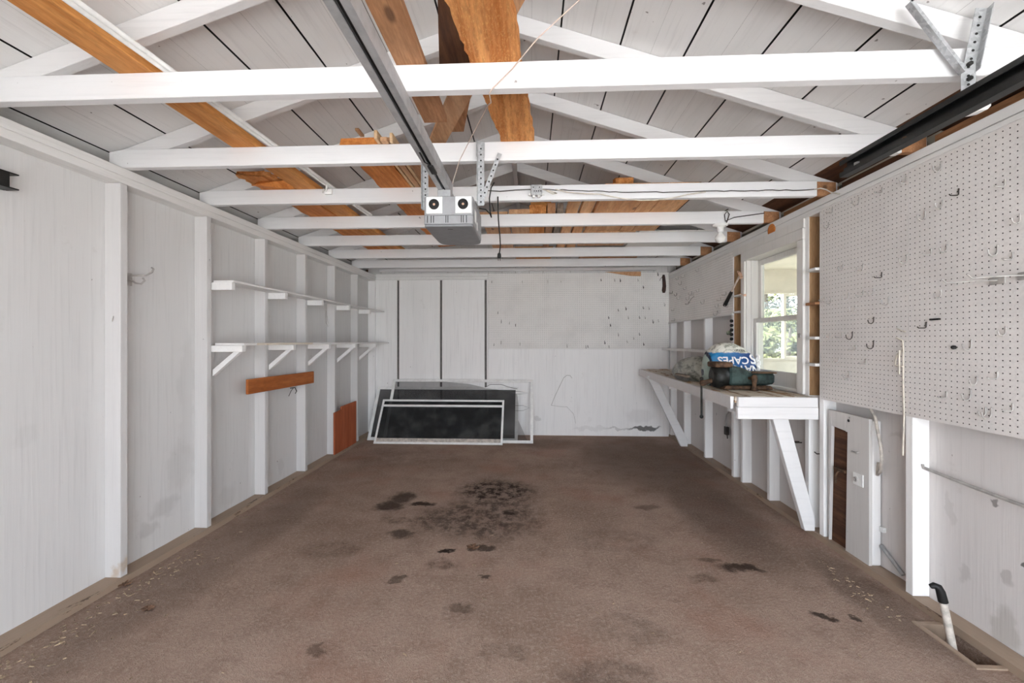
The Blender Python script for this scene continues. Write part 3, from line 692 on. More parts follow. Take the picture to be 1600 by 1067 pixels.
def hooks(tab, put, out, names, surf, group, cross, darkset=(), r=.0021):
    zs = sorted((t[1] for t in tab), reverse=True); n = len(tab)
    cut1, cut2 = zs[n // 3], zs[2 * n // 3]
    bands = {0: [], 1: [], 2: []}
    for i, t in enumerate(tab): bands[0 if t[1] > cut1 else 1 if t[1] > cut2 else 2].append(i)
    for bd, ids in bands.items():
        ids.sort(key=lambda i: -tab[i][0] if cross[1] else tab[i][0])
        for q, i in enumerate(ids):
            kd = ('L', 'J', 'U')[(i * 7 + 3) % 3]
            dark = i in darkset
            mt = M['wired'] if dark else M['wire']
            o = hookmb(put(*tab[i]), out, kd, r).build('tool_hanger', mt)
            tag(o, '%s wire hook on %s, %s third, %s from the %s' % ('dark' if dark else 'grey', surf, names[bd], ORDN[q], cross[0]), 'hook', group)
BD = ('top', 'middle', 'bottom')
hooks(HR, lambda b, z: (1.881, b, z - .03), (-1, 0, 0), BD, 'the big window-wall pegboard', 'hooks on the big window-wall pegboard', ('window', True), {6, 18, 25, 26, 29, 36}, .0024)
hooks(HF, lambda b, z: (1.881, b, z - .015), (-1, 0, 0), BD, 'the pegboard above the bench', 'hooks on the pegboard above the bench', ('far corner', True), {0, 1, 12}, .0028)
hooks(HB, lambda x, z: (x, YB - .031, z - .012), (0, -1, 0), BD, 'the back wall pegboard', 'hooks on the back wall pegboard', ('bench corner', True), set(range(0, 27, 2)) | {4, 6, 9, 34}, .0034)
def rodhook(y, z, L, lab):
    t = thing('tool_hanger', lab, 'hook', (1.87, y, z))
    MB().tube([(1.879, y, z), (1.84, y + .004, z), (1.80, y + .01, z - .001), (1.72, y + .01 + L * .1, z - .004), (1.70, y + .01 + L * .1, z + .012)], .0032, 7).build('prong', M['wire'], t)
    MB().box(1.8745, 1.8805, y - .03, y + .03, z - .016, z + .014).build('back_plate', M['wire'], t, bevel=.002)
rodhook(1.765, 1.540, .3, 'grey long-prong tool holder on the big pegboard, first of two from the window')
rodhook(1.665, 1.545, .3, 'grey long-prong tool holder on the big pegboard, second of two from the window')
tag(MB().beam((1.874, 2.045, 1.397), (1.874, 1.998, 1.397), .008, .008).build('peg_rod', M['blackr']), 'short black rod stuck flat on the big pegboard', 'rod')
tag(MB().lathe((1.880, 1.935, 1.268), (-1, 0, 0), [(0, .008), (.01, .009), (.016, .004)], 10).build('peg_plug', M['blackr']), 'small black round plug on the big pegboard', 'plug')
tag(MB().tube([(1.877, 5.01, 1.748), (1.86, 4.98, 1.76), (1.85, 4.90, 1.785), (1.845, 4.80, 1.806)], .004, 6).build('peg_rod', M['wire']), 'long slanting grey rod among the hooks above the bench', 'rod')

# white cord on the big pegboard
cd = thing('cord', 'white cord hanging down the big pegboard on a wire hanger', 'cord', (1.868, 2.18, .73))
MB().tube([(1.874, 2.225, 1.313), (1.866, 2.18, 1.298), (1.866, 2.176, 1.26), (1.866, 2.177, 1.10), (1.874, 2.181, .92), (1.874, 2.188, .72)], .004, 7).build('cord_length', M['cordw'], cd)
MB().tube([(1.87, 2.185, 1.25), (1.862, 2.207, 1.225), (1.862, 2.216, 1.19), (1.862, 2.216, 1.172), (1.862, 2.175, 1.167)], .004, 7).tube([(1.858, 2.19, 1.25), (1.858, 2.189, 1.13)], .004, 7).build('cord_loop', M['cordw'], cd)
MB().tube([(1.875, 2.226, 1.362), (1.87, 2.19, 1.348), (1.872, 2.17, 1.343)], .003, 6).build('hanger_wire', M['cordw'], cd)

# ------------------------------------------------------------------ workbench
wbn = thing('workbench', 'white painted workbench fixed under the window on diagonal braces', 'workbench', (1.62, 4.1, .79))
def fx(y): return 1.357 + (y - 2.78) * .105 / 2.82
y0, y1 = 2.85, 5.62
nx = 5
for k in range(nx):
    f0, f1 = k / nx, (k + 1) / nx
    a0, a1 = fx(y0) + (1.884 - fx(y0)) * f0 + .0015, fx(y0) + (1.884 - fx(y0)) * f1 - .0015
    b0, b1 = fx(y1) + (1.884 - fx(y1)) * f0 + .0015, fx(y1) + (1.884 - fx(y1)) * f1 - .0015
    rough_plank(a0, a1, y0, y1, .885, .925 + (.004 if k % 2 else 0), b0, b1, 24, .0018, 0, 20 + k).build('top_board', M['benchtop'], wbn)
en = MB().box(1.372, 1.884, 2.820, 2.849, .862, .926)
en.build('end_board', M['bench'], wbn, bevel=.003)
MB().box(1.366, 1.884, 2.816, 2.849, .782, .8615).build('end_board', M['bench'], wbn, bevel=.003)
rough_plank(fx(y0) - .022, fx(y0) - .001, 2.85, 5.62, .845, .926, fx(y1) - .022, fx(y1) - .001, 40, .003, .01, 31).build('front_edge', M['bench'], wbn)
MB().box(1.40, 1.86, 3.0, 3.04, .80, .884).box(1.44, 1.86, 4.4, 4.44, .80, .884).build('bearer', M['bench'], wbn)
MB().prism([(1.588, 2.852, .862), (1.692, 2.852, .862), (1.884, 2.852, .12), (1.884, 2.852, .037), (1.82, 2.852, .037)], (0, .042, 0)).build('brace', M['bench'], wbn, bevel=.003)
MB().prism([(1.40, 5.08, .884), (1.50, 5.08, .884), (1.878, 5.08, .11), (1.878, 5.08, .037), (1.80, 5.08, .037)], (0, .042, 0)).build('brace', M['bench'], wbn, bevel=.003)
tag(rough_plank(1.785, 1.885, 4.05, 5.76, 1.180, 1.207, n=24, amp=.003, seed=12).build('ledge_shelf', M['plate']), 'narrow grimy ledge shelf above the back of the workbench', 'shelf')
# little shelves in the stud bays
for k, z in enumerate((1.77, 1.545, 1.317, 1.14)):
    tag(MB().box(1.86, 1.966, 2.816, 2.914, z - .009, z + .009).build('bay_shelf', M['plate'] if k != 1 else M['brown'], bevel=.002), 'tiny shelf in the gap between pegboard and window, %s from the top' % ORDN[k], 'shelf', 'tiny shelves beside the window')
for k, z in enumerate((1.712, 1.563)):
    tag(MB().box(1.875, 1.966, 3.842, 3.957, z - .008, z + .008).build('bay_shelf', M['plate'], bevel=.002), 'tiny shelf in the gap behind the hammer, %s from the top' % ORDN[k], 'shelf', 'tiny shelves behind the hammer')

# vise
vb = 3.30; vz = .932
vs_ = thing('bench_vise', 'heavy green and rusty bench vise on the workbench', 'vise', (1.6, vb, vz))
MB().prism([(1.45, vb - .10, vz), (1.82, vb - .10, vz), (1.80, vb - .10, vz + .028), (1.47, vb - .10, vz + .028)], (0, .20, 0)).build('base', M['rust'], vs_, bevel=.006)
bd = MB()
bd.prism([(1.51, vb - .065, vz + .029), (1.78, vb - .065, vz + .029), (1.845, vb - .065, vz + .04), (1.85, vb - .065, vz + .118), (1.69, vb - .065, vz + .124), (1.61, vb - .065, vz + .162), (1.515, vb - .065, vz + .185)], (0, .13, 0))
bd.build('fixed_body', M['vise'], vs_, bevel=.014)
MB().box(1.675, 1.856, vb - .07, vb + .07, vz + .119, vz + .131).build('anvil', M['rust'], vs_, bevel=.003)
MB().lathe((1.40, vb, vz + .092), (1, 0, 0), [(0, .05), (.014, .082), (.055, .090), (.10, .086), (.105, .04)], 24).build('front_jaw', M['iron'], vs_)
MB().box(1.40, 1.53, vb - .08, vb + .08, vz + .165, vz + .205).build('jaw_plate', M['rust'], vs_, bevel=.008)
MB().tube([(1.405, vb, vz + .06), (1.335, vb, vz + .04)], .018, 12).lathe((1.35, vb, vz + .042), (-1, 0, -.1), [(0, .022), (.03, .024), (.034, .014)], 14).build('screw', M['rust'], vs_)
MB().tube([(1.325, vb, vz + .07), (1.325, vb, vz - .215)], .0075, 10).lathe((1.325, vb, vz - .235), (0, 0, 1), [(0, .006), (.008, .014), (.02, .014), (.028, .006)], 12).lathe((1.325, vb, vz + .06), (0, 0, 1), [(0, .006), (.008, .013), (.02, .013), (.026, .006)], 12).build('handle_bar', M['iron'], vs_)
MB().lathe((1.655, vb - .135, vz), (0, 0, 1), [(0, .028), (.012, .026), (.03, .014), (.07, .018), (.10, .022), (.115, .010)], 12).tube([(1.655, vb - .135, vz + .085), (1.655, vb - .06, vz + .085)], .012, 8).build('swivel_lock', M['rust'], vs_)

# printed bag
bx, by, bz = 1.655, 3.56, .9305
bag = thing('mulch_bag', 'blue and white printed plastic mulch bag slumped behind the vise', 'bag', (bx, by, bz))
RINGS = [(0, 0, .188, .11), (.04, 0, .203, .125), (.10, 0, .206, .128), (.16, -.002, .202, .120), (.22, -.006, .190, .105), (.27, -.012, .165, .088), (.31, -.02, .128, .066), (.335, -.024, .088, .042), (.352, -.024, .032, .018)]
def ring(z):
    z = max(0, min(RINGS[-1][0], z))
    for i in range(len(RINGS) - 1):
        if RINGS[i][0] <= z <= RINGS[i + 1][0]:
            t = (z - RINGS[i][0]) / (RINGS[i + 1][0] - RINGS[i][0])
            return [RINGS[i][k] + (RINGS[i + 1][k] - RINGS[i][k]) * t for k in (1, 2, 3)]
def bagpt(ang, z):
    c, rx, ry = ring(z); e = .62
    ca, sa = math.cos(ang), math.sin(ang)
    return Vector((bx + c + rx * math.copysign(abs(ca) ** e, ca), by + ry * math.copysign(abs(sa) ** e, sa), bz + z))
def bagfront(x, z):
    c, rx, ry = ring(z); e = .62
    t = min(.999, abs((x - bx - c) / rx)) ** (1 / e)
    return by - ry * (math.sqrt(max(0, 1 - t * t))) ** e
m = MB(); NS, NZ = 56, 30; vs = []
for i in range(NZ + 1):
    z = RINGS[-1][0] * i / NZ
    for k in range(NS):
        p = bagpt(2 * math.pi * k / NS, z)
        q = p * 11
        a = .011 if z < .25 else .02
        front = max(0, -math.sin(2 * math.pi * k / NS)) if z < .24 else 0
        p += Vector((mnoise.noise(q), mnoise.noise(q + Vector((5, 2, 8))), mnoise.noise(q * 1.3 + Vector((9, 9, 1))) * .6)) * a * (1 - .75 * front)
        if i == 0: p.z = bz
        vs.append(p)
fs = [(i * NS + k, i * NS + (k + 1) % NS, (i + 1) * NS + (k + 1) % NS, (i + 1) * NS + k) for i in range(NZ) for k in range(NS)] + [tuple(range(NS - 1, -1, -1)), tuple(range(NZ * NS, NZ * NS + NS))]
m.add(vs, fs, True); bb = m.build('bag_body', M['bag'], bag)
M['letter'] = plain('white_print', (232, 234, 238), .3, 0, .03)
M['letterd'] = plain('dark_print', (60, 56, 56), .4, 0, .05)
def bagtext(body, size, xr, ztop, mat, name, width, bold=0.0):
    cu = bpy.data.curves.new(name, 'FONT'); cu.body = body; cu.size = size; cu.offset = bold; cu.resolution_u = 3
    tmp = bpy.data.objects.new('tmp', cu); COL.objects.link(tmp); bpy.context.view_layer.update()
    me = bpy.data.meshes.new_from_object(tmp.evaluated_get(bpy.context.evaluated_depsgraph_get()))
    bpy.data.objects.remove(tmp)
    bm = bmesh.new(); bm.from_mesh(me); bmesh.ops.triangulate(bm, faces=bm.faces)
    bmesh.ops.subdivide_edges(bm, edges=[e for e in bm.edges if e.calc_length() > .012], cuts=2); bmesh.ops.triangulate(bm, faces=bm.faces)
    w0 = max(v.co.x for v in bm.verts); h0 = max(v.co.y for v in bm.verts); mm = MB()
    vs = [];  # upside down: x runs toward -X, y toward -Z
    for v in bm.verts:
        X = xr - v.co.x / w0 * width; Z = ztop - v.co.y
        vs.append((X, bagfront(X, Z - bz) - .0075, Z))
    bm.verts.index_update()
    mm.add(vs, [tuple(q.index for q in reversed(f.verts)) for f in bm.faces]); bm.free()
    mm.build(name, mat, bb)
bagtext('S', .108, 1.836, 1.188, M['letter'], 'lettering', .064, .0028)
bagtext('CAPES', .080, 1.762, 1.168, M['letter'], 'lettering', .245, .0020)
bagtext('NATURE', .088, 1.848, 1.098, M['letter'], 'lettering', .34, .0022)
bagtext('ROUGE • RED', .026, 1.745, 1.230, M['letterd'], 'small_lettering', .135, .0006)
m = MB()
rr = random.Random(5)
for k in range(5):
    x, z = 1.815 + rr.uniform(-.01, .02), .96 + k * .045
    m.tube([(x, by - .09, z), (x + .012, by - .10, z + .02), (x + .022, by - .085, z + .035), (x + .008, by - .075, z + .05)], [.012, .016, .013, .005], 6)
m.build('torn_flap', M['alum'], bb)
# grey bag
gbx, gby, gbz = 1.645, 4.18, .9305
m = MB(); vs = []; NS, NZ = 40, 20
gb_ = thing('plastic_bag', 'crumpled grey plastic bag lying beyond the blue bag on the bench', 'bag', (gbx, gby, gbz))
for i in range(NZ + 1):
    t = i / NZ; z = .215 * math.sin(t * math.pi / 2)
    k_ = math.cos(t * math.pi / 2) ** .55
    for k in range(NS):
        a = 2 * math.pi * k / NS
        p = Vector((gbx + .175 * k_ * math.copysign(abs(math.cos(a)) ** .7, math.cos(a)), gby + .42 * k_ * math.copysign(abs(math.sin(a)) ** .7, math.sin(a)), gbz + z * (1 - .35 * (math.sin(a) > 0) * abs(math.sin(a)) * k_)))
        q = p * 9
        p += Vector((mnoise.noise(q), mnoise.noise(q + Vector((3, 1, 4))), .5 * mnoise.noise(q + Vector((7, 7, 7))))) * .03
        p.z = max(p.z, gbz + .001)
        if i == 0: p.z = gbz
        vs.append(p)
m.add(vs, [(i * NS + k, i * NS + (k + 1) % NS, (i + 1) * NS + (k + 1) % NS, (i + 1) * NS + k) for i in range(NZ) for k in range(NS)] + [tuple(range(NS - 1, -1, -1))], True)
m.build('bag_film', M['greybag'], gb_)
# brush under the grey bag
bs = thing('bench_brush', 'grey bristle brush lying on the bench in front of the grey bag', 'brush', (1.44, 4.0, .93))
MB().box(1.415, 1.45, 3.86, 4.16, .965, .985).build('brush_back', M['greyw'], bs, bevel=.004)
m = MB(); rr = random.Random(8)
for k in range(260):
    x, y = rr.uniform(1.417, 1.448), rr.uniform(3.865, 4.155)
    m.tube([(x, y, .965), (x + rr.uniform(-.012, .006), y + rr.uniform(-.008, .008), .931)], .0016, 4, False)
m.build('bristles', plain('grey_bristle', (128, 122, 116), .8), bs)

# hammer
hm = thing('hammer', 'claw hammer with steel shaft and black grip hanging on the wall beside the window', 'hammer', (1.85, 4.0, 1.6))
H0, H1 = Vector((1.86, 3.745, 1.895)), Vector((1.858, 4.115, 1.613))
H0 = Vector((1.858, 3.79, 1.885)); d = (H1 - H0).normalized()
MB().tube([H0, H0 + d * .22], .0085, 10).build('shaft', M['steel'], hm)
MB().tube([H0 + d * .20, H0 + d * .215, H0 + d * .30, H0 + d * .37, H0 + d * .385], [.011, .015, .0165, .0185, .016], 12).build('grip', M['blackr'], hm)
hd_ = Vector((0, d.z, -d.y))
if hd_.y > 0: hd_ = -hd_
MB().tube([H0 - hd_ * .062 + d * .012, H0 - hd_ * .04 + d * .002, H0 - hd_ * .012 - d * .004, H0 + hd_ * .012, H0 + hd_ * .022, H0 + hd_ * .036, H0 + hd_ * .038], [.005, .010, .014, .015, .011, .016, .015], 12).build('head', M['copper'], hm)
tag(MB().tube([(1.886, 3.80, 1.905), (1.845, 3.80, 1.91)], .0025, 6).build('nail', M['iron']), 'nail in the wall holding the hammer', 'nail')
# row of black plugs on the stud edge
for k in range(5):
    tag(MB().lathe((1.8825, 3.975, 1.485 - k * .042), (-1, 0, 0), [(0, .012), (.012, .016), (.022, .013), (.026, .005)], 12).build('black_knob', M['blackr']), 'black round knob on the stud above the bag, %s of five from the top' % ORDN[k], 'knob', 'column of black knobs')
vv = thing('metal_fitting', 'small greenish metal fitting beside the column of black knobs', 'fitting', (1.86, 4.02, 1.36))
MB().box(1.862, 1.8863, 4.0, 4.05, 1.355, 1.395).lathe((1.862, 4.025, 1.375), (-1, 0, 0), [(0, .014), (.012, .014), (.014, .006)], 10).build('fitting_body', plain('verdigris', (120, 128, 108), .5, .3), vv, bevel=.002)
tag(MB().lathe((1.885, 3.35, 2.165), (-1, 0, 0), [(0, .048), (.006, .048), (.0065, .04)], 24).build('wood_disc', M['orange2']), 'round orange wooden disc on the plate above the window', 'disc')

# ------------------------------------------------------------------ garage door opener
op = thing('garage_door_opener', 'grey garage door opener hanging from the joists, two empty bulb sockets', 'opener', (-.40, 2.16, 1.857))
def rrect(x0, x1, y0, y1, r, n=5):
    pts = []
    for (cx, cy, a0) in ((x1 - r, y1 - r, 0), (x0 + r, y1 - r, 90), (x0 + r, y0 + .012, 180), (x1 - r if False else x1 - .012, y0 + .012, 270)):
        rad = r if a0 < 180 else .012
        if a0 == 180: cx = x0 + .012
        for k in range(n + 1):
            a = math.radians(a0 + 90 * k / n); pts.append((cx + rad * math.cos(a), cy + rad * math.sin(a)))
    return pts
prof = rrect(-.517, -.277, 2.0, 2.40, .07)
MB().prism([(x, y, 1.905) for x, y in prof], (0, 0, .09)).build('upper_shell', M['opener'], op, bevel=.003)
MB().prism([(x, y, 1.862) for x, y in prof], (0, 0, .042)).build('lower_shell', M['opener'], op, bevel=.002)
MB().prism([(-.397 + (x + .397) * .985, 2.165 + (y - 2.165) * .985, 1.850) for x, y in prof], (0, 0, .0115)).build('bottom_cover', M['opener2'], op, bevel=.003)
for xa in (-.503, -.362):
    pl = MB().box(xa, xa + .078, 1.994, 1.9995, 1.912, 1.992).build('socket_plate', M['white'], op, bevel=.001)
    sk = MB().lathe((xa + .038, 1.9938, 1.955), (0, -1, 0), [(0, .025), (.006, .025), (.0065, .019), (.002, .017)], 20)
    sk.build('bulb_socket', M['blackr'], pl)
    MB().lathe((xa + .038, 1.992, 1.955), (0, -1, 0), [(0, .006), (.001, .006), (.0015, .004)], 10).build('contact', M['copper'], pl)
vt = MB()
for x0, zs in ((-.50, (0, .008)), (-.482, (0,)), (-.470, (0,)), (-.41, (0,)), (-.40, (0,)), (-.335, (0,)), (-.325, (0,)), (-.310, (0,))):
    vt.box(x0, x0 + .003, 1.9975, 2.001, 1.868, 1.902)
vt.build('vent_slots', M['blackr'], op)
MB().box(-.2768, -.2760, 2.06, 2.12, 1.89, 1.95).box(-.2768, -.2760, 2.14, 2.17, 1.87, 1.91).build('side_sticker', M['white'], op)
MB().box(-.41, -.385, 2.05, 2.054, 1.8488, 1.8498).build('bottom_badge', M['black'], op)
# rail
rl = thing('opener_rail', 'long grey steel rail running from the opener toward the camera overhead', 'rail', (-.418, .7, 2.0))
m = MB()
ya, yb = YF + .05, 2.07
m.box(-.447, -.425, ya, yb, 2.028, 2.032).box(-.411, -.389, ya, yb, 2.028, 2.032).box(-.447, -.443, ya, yb, 2.032, 2.06).box(-.393, -.389, ya, yb, 2.032, 2.075).box(-.447, -.389, ya, yb, 2.075, 2.079).box(-.443, -.425, ya, yb, 2.056, 2.06)
m.build('rail_channel', M['rail'], rl)
MB().box(-.422, -.414, ya, yb - .02, 2.036, 2.046).build('drive_belt', M['blackr'], rl)
MB().box(-.430, -.406, 1.72, 1.80, 2.020, 2.034).tube([(-.42, 1.72, 2.03), (-.425, 1.66, 2.015), (-.43, 1.60, 2.028)], .004, 6).build('trolley', M['blackr'], rl, bevel=.003)
MB().box(-.45, -.386, 2.0, 2.09, 1.9955, 2.0275).build('rail_seat', M['rail'], rl)
# hanger straps
def perforated(p0, p1, w, nrm, name, parent, legdir=None, hole=.0045, step=.03):
    """angle strap with round dark bolt holes set in as discs"""
    p0 = Vector(p0); p1 = Vector(p1); d = (p1 - p0).normalized(); n = Vector(nrm).normalized(); s = d.cross(n).normalized()
    m = MB().beam(p0, p1, w, .0025, s)
    if legdir:
        l = Vector(legdir).normalized(); e = s * (w / 2) * (1 if s.dot(l) >= 0 else -1) 
        m.beam(p0 + e + n * .013, p1 + e + n * .013, .026, .0025, n)
    o = m.build(name, M['galv'], parent)
    L = (p1 - p0).length; h = MB(); k = .018
    while k < L - .01:
        c = p0 + d * k
        h.lathe(c + n * .0013, n, [(0, hole), (.0006, hole)], 10); k += step
    h.build('bolt_holes', M['iron'], o)
    return o
hg = thing('hanging_bracket', 'perforated steel strap bracket holding the opener, window side with diagonal', 'bracket', (-.25, 2.11, 1.99))
perforated((-.252, 2.112, 1.985), (-.252, 2.112, 2.31), .034, (0, -1, 0), 'strap', hg, (-1, 0, 0))
perforated((-.238, 2.105, 2.03), (-.155, 2.105, 2.245), .022, (0, -1, 0), 'diagonal_strap', hg)
MB().box(-.277, -.236, 2.1135, 2.13, 2.24, 2.31).build('joist_plate', M['galv'], hg)
hg = thing('hanging_bracket', 'single perforated steel strap holding the opener, shelf side', 'bracket', (-.542, 2.14, 1.98))
perforated((-.541, 2.128, 1.97), (-.541, 2.128, 2.30), .030, (0, -1, 0), 'strap', hg, (-1, 0, 0))

# cords and wires near the opener
cd = thing('power_cord', 'black power cord with plug dangling beside the opener', 'cord', (-.21, 2.70, 1.82))
MB().tube([(-.212, 2.705, 2.235), (-.211, 2.70, 2.16), (-.208, 2.70, 2.08), (-.199, 2.70, 1.98), (-.195, 2.70, 1.92), (-.200, 2.70, 1.88), (-.203, 2.70, 1.86)], .0042, 7).build('cable', M['blackr'], cd)
MB().lathe((-.203, 2.70, 1.868), (0, 0, -1), [(0, .007), (.006, .011), (.025, .013), (.032, .010)], 10).tube([(-.209, 2.70, 1.836), (-.209, 2.70, 1.818)], .002, 6).tube([(-.197, 2.70, 1.836), (-.197, 2.70, 1.818)], .002, 6).build('plug', M['blackr'], cd)
tag(MB().tube([(-.236, 2.70, 2.325), (-.255, 2.695, 2.29), (-.266, 2.69, 2.22), (-.262, 2.69, 2.14), (-.253, 2.69, 2.095), (-.262, 2.69, 2.12), (-.29, 2.68, 2.145), (-.33, 2.67, 2.15)], .0042, 7).build('power_cord', M['blackr']), 'short black cord looping over the third joist behind the opener', 'cord')
ob = thing('outlet_box', 'grey metal outlet box on the front of the third joist', 'outlet', (.035, 2.72, 2.236))
MB().box(-.022, .078, 2.712, 2.7495, 2.243, 2.312).build('box', M['galv'], ob, bevel=.003) if False else MB().box(.002, .075, 2.706, 2.7385, 2.243, 2.310).build('box', M['galv'], ob, bevel=.003)
m = MB()
for x, z in ((.018, 2.292), (.058, 2.292), (.024, 2.268), (.038, 2.268), (.052, 2.268), (.066, 2.268)): m.lathe((x, 2.7055, z), (0, -1, 0), [(0, .004), (.001, .004)], 8)
m.build('knockouts', M['iron'], ob)
MB().lathe((.02, 2.72, 2.243), (0, 0, -1), [(0, .011), (.012, .011), (.013, .007)], 10).lathe((.055, 2.72, 2.243), (0, 0, -1), [(0, .011), (.012, .011), (.013, .007)], 10).lathe((.076, 2.722, 2.252), (1, 0, 0), [(0, .009), (.012, .009)], 10).lathe((.001, 2.722, 2.252), (-1, 0, 0), [(0, .009), (.012, .009)], 10).build('cable_clamps', M['white'], ob)
rr = random.Random(3)
pts = [(-.33, 2.731, 2.268), (-.29, 2.731, 2.286), (-.2, 2.732, 2.279), (-.1, 2.732, 2.286), (.0, 2.731, 2.288)]
tag(MB().tube(pts, .0035, 6).build('cord', M['wired']), 'dark cable along the third joist from opener to outlet box', 'cable')
pts = [(.078 + 1.72 * i / 40, 2.732 + rr.uniform(-.002, .002), 2.288 - .03 * min(1, i / 14) + rr.uniform(-.003, .003)) for i in range(41)]
tag(MB().tube(pts, .003, 6).build('cord', M['wired']), 'dark twisted cable along the third joist from outlet box to window wall', 'cable')
pts = [(.08, 2.724, 2.283), (.13, 2.71, 2.268), (.17, 2.705, 2.250), (.145, 2.705, 2.247), (.10, 2.72, 2.275)]
tag(MB().tube(pts, .0035, 6).build('cord_stub', M['cordw']), 'short cream cable stub beside the outlet box on the third joist', 'cable')
pts = [(.16, 2.725, 2.285), (.24, 2.72, 2.262), (.32, 2.715, 2.252), (.45, 2.71, 2.242), (.58, 2.705, 2.212), (.70, 2.70, 2.196), (.80, 2.70, 2.196), (.90, 2.705, 2.208), (1.0, 2.712, 2.232), (1.12, 2.725, 2.252)]
tag(MB().tube(pts, .004, 6).build('cord', M['cordw']), 'cream cable sagging below the third joist', 'cable')
tag(MB().tube([(1.80, 2.730, 2.258), (1.83, 2.72, 2.262), (1.855, 2.71, 2.25), (1.872, 2.69, 2.225), (1.874, 2.62, 2.19)], .004, 6).build('cord', M['cordw']), 'cream cable bending from the third joist onto the window wall plate', 'cable')
tag(MB().tube([(.168, 1.45, 2.473), (.025, 1.47, 2.36), (-.067, 1.5, 2.274), (-.137, 1.515, 2.216), (-.151, 1.52, 2.202), (-.148, 1.56, 2.19), (-.165, 1.62, 2.215), (-.186, 1.7, 2.235), (-.26, 1.9, 2.25), (-.36, 2.10, 2.21), (-.40, 2.12, 2.10)], .0022, 6).build('string', plain('pinkish_string', (206, 186, 174), .7)), 'thin pale string slung over the first joist toward the opener', 'string')

# bulb
bl = thing('ceiling_bulb', 'bare white bulb in a porcelain holder under the fourth joist', 'lamp', (1.505, 3.38, 2.07))
MB().lathe((1.505, 3.385, 2.2238), (0, 0, -1), [(0, .055), (.012, .056), (.018, .045), (.022, .026), (.05, .024), (.062, .021)], 20).build('lamp_holder', M['white'], bl)
MB().lathe((1.505, 3.385, 2.163), (0, 0, -1), [(0, .016), (.012, .018), (.03, .033), (.05, .040), (.07, .034), (.083, .018), (.088, .003)], 18).build('bulb', M['bulb'], bl)
MB().tube([(1.53, 3.352, 2.205), (1.545, 3.345, 2.25), (1.555, 3.34, 2.29), (1.54, 3.345, 2.315), (1.523, 3.35, 2.29), (1.53, 3.352, 2.24), (1.60, 3.356, 2.27), (1.83, 3.356, 2.30)], .004, 6).build('cable', M['wired'], bl)

# door track, right
tr = thing('track_rail', 'black steel garage door track hanging below the roof on the window side', 'track', (1.5, 1.0, 2.06))
m = MB(); ya, yb = YF + .1, 2.045
m.box(1.497, 1.5, ya, yb, 2.07, 2.145)
m.box(1.462, 1.497, ya, yb, 2.142, 2.145).box(1.462, 1.465, ya, yb, 2.125, 2.142).box(1.462, 1.497, ya, yb, 2.07, 2.073).box(1.462, 1.465, ya, yb, 2.073, 2.09)
m.box(1.482, 1.4968, ya, yb, 2.10, 2.112)
m.build('channel', M['black'], tr)
MB().lathe((1.48, 1.96, 2.076), (0, 0, 1), [(0, .012), (.03, .012), (.032, .006)], 12).build('stop_bolt', M['wire'], tr)
MB().lathe((1.48, 1.72, 2.09), (0, 0, 1), [(0, .007), (.014, .007)], 10).build('track_bolt', M['rust'], tr)
hk = thing('track_hanger', 'pair of perforated steel angles holding the door track from a rafter', 'bracket', (1.5, 1.5, 2.15))
perforated((1.497, 1.497, 2.155), (1.497, 1.497, 2.25), .04, (-.25, -1, 0), 'joint_plate', hk)
perforated((1.49, 1.505, 2.22), (1.318, 1.512, 2.47), .03, (-.2, -1, 0), 'angle_strap', hk, (-1, 0, 0))
perforated((1.505, 1.505, 2.22), (1.556, 1.512, 2.445), .034, (-.2, -1, 0), 'angle_strap', hk, (1, 0, 0))
for q in (2.24, 2.19): MB().lathe((1.496, 1.494, q), (-.2, -1, 0), [(0, .008), (.01, .008)], 6).build('bolt', M['iron'], hk)
tag(MB().prism([(1.60, 1.60, 2.135), (1.69, 1.60, 2.15), (1.69, 1.60, 2.175), (1.60, 1.60, 2.165)], (0, .06, 0)).build('mounting_block', M['white'], bevel=.01), 'small white block under the track beside the brown eave', 'block')
# bare wood eave blocking along the window side
for k in range(3):
    b = JB[1] + .61 * k
    tag(MB().box(1.975, 1.999, b - .56, b - .01, 2.226, 2.30).build('eave_block', M['dkbrown'] if k % 2 else M['brown']), 'bare brown eave block above the window wall, %s from the camera' % ORDN[k], 'block', 'eave blocks')

# ------------------------------------------------------------------ lumber stored on the joists
LZ = 2.3225
def lumber(mb, mat, lab, nm='plank', cat='plank', **k):
    return tag(mb.build(nm, mat, **k), lab, cat, 'lumber stored on the joists')
lumber(MB().box(-1.580, -1.442, .25, 4.95, LZ, LZ + .04), M['orange'], 'long straight orange plank lying across all the joists near the shelf wall', bevel=.003)
lumber(rough_plank(-1.815, -1.592, 2.66, 5.0, LZ, LZ + .04, n=24, amp=.008, endcut=.10, seed=41), M['orange2'], 'rough deep orange plank beside the long straight one, starting at the third joist')
lumber(rough_plank(-1.90, -1.70, 2.60, 2.86, LZ + .041, LZ + .075, n=10, amp=.02, endcut=.07, seed=42), M['rough'], 'short ragged offcut on the rough orange plank', 'offcut', 'offcut')
lumber(rough_plank(-.340, -.120, .55, 2.165, LZ, LZ + .06, -.146, .016, 60, .005, .025, 43), M['rough'], 'thick rough-sawn orange slab in the middle, ending on the second joist')
lumber(MB().box(-.500, -.392, .4, 1.945, LZ, LZ + .03), M['brown'], 'smooth brown board ending short of the second joist, beside the opener rail', bevel=.002)
m = MB().prism([(.186, .95, LZ + .10), (.056, .95, LZ + .10), (-.582, 2.349, LZ + .09), (-.487, 2.353, LZ + .09)], (0, 0, .022))
lumber(m, M['tan'], 'tan board lying slantwise under the roof behind the rough slab')
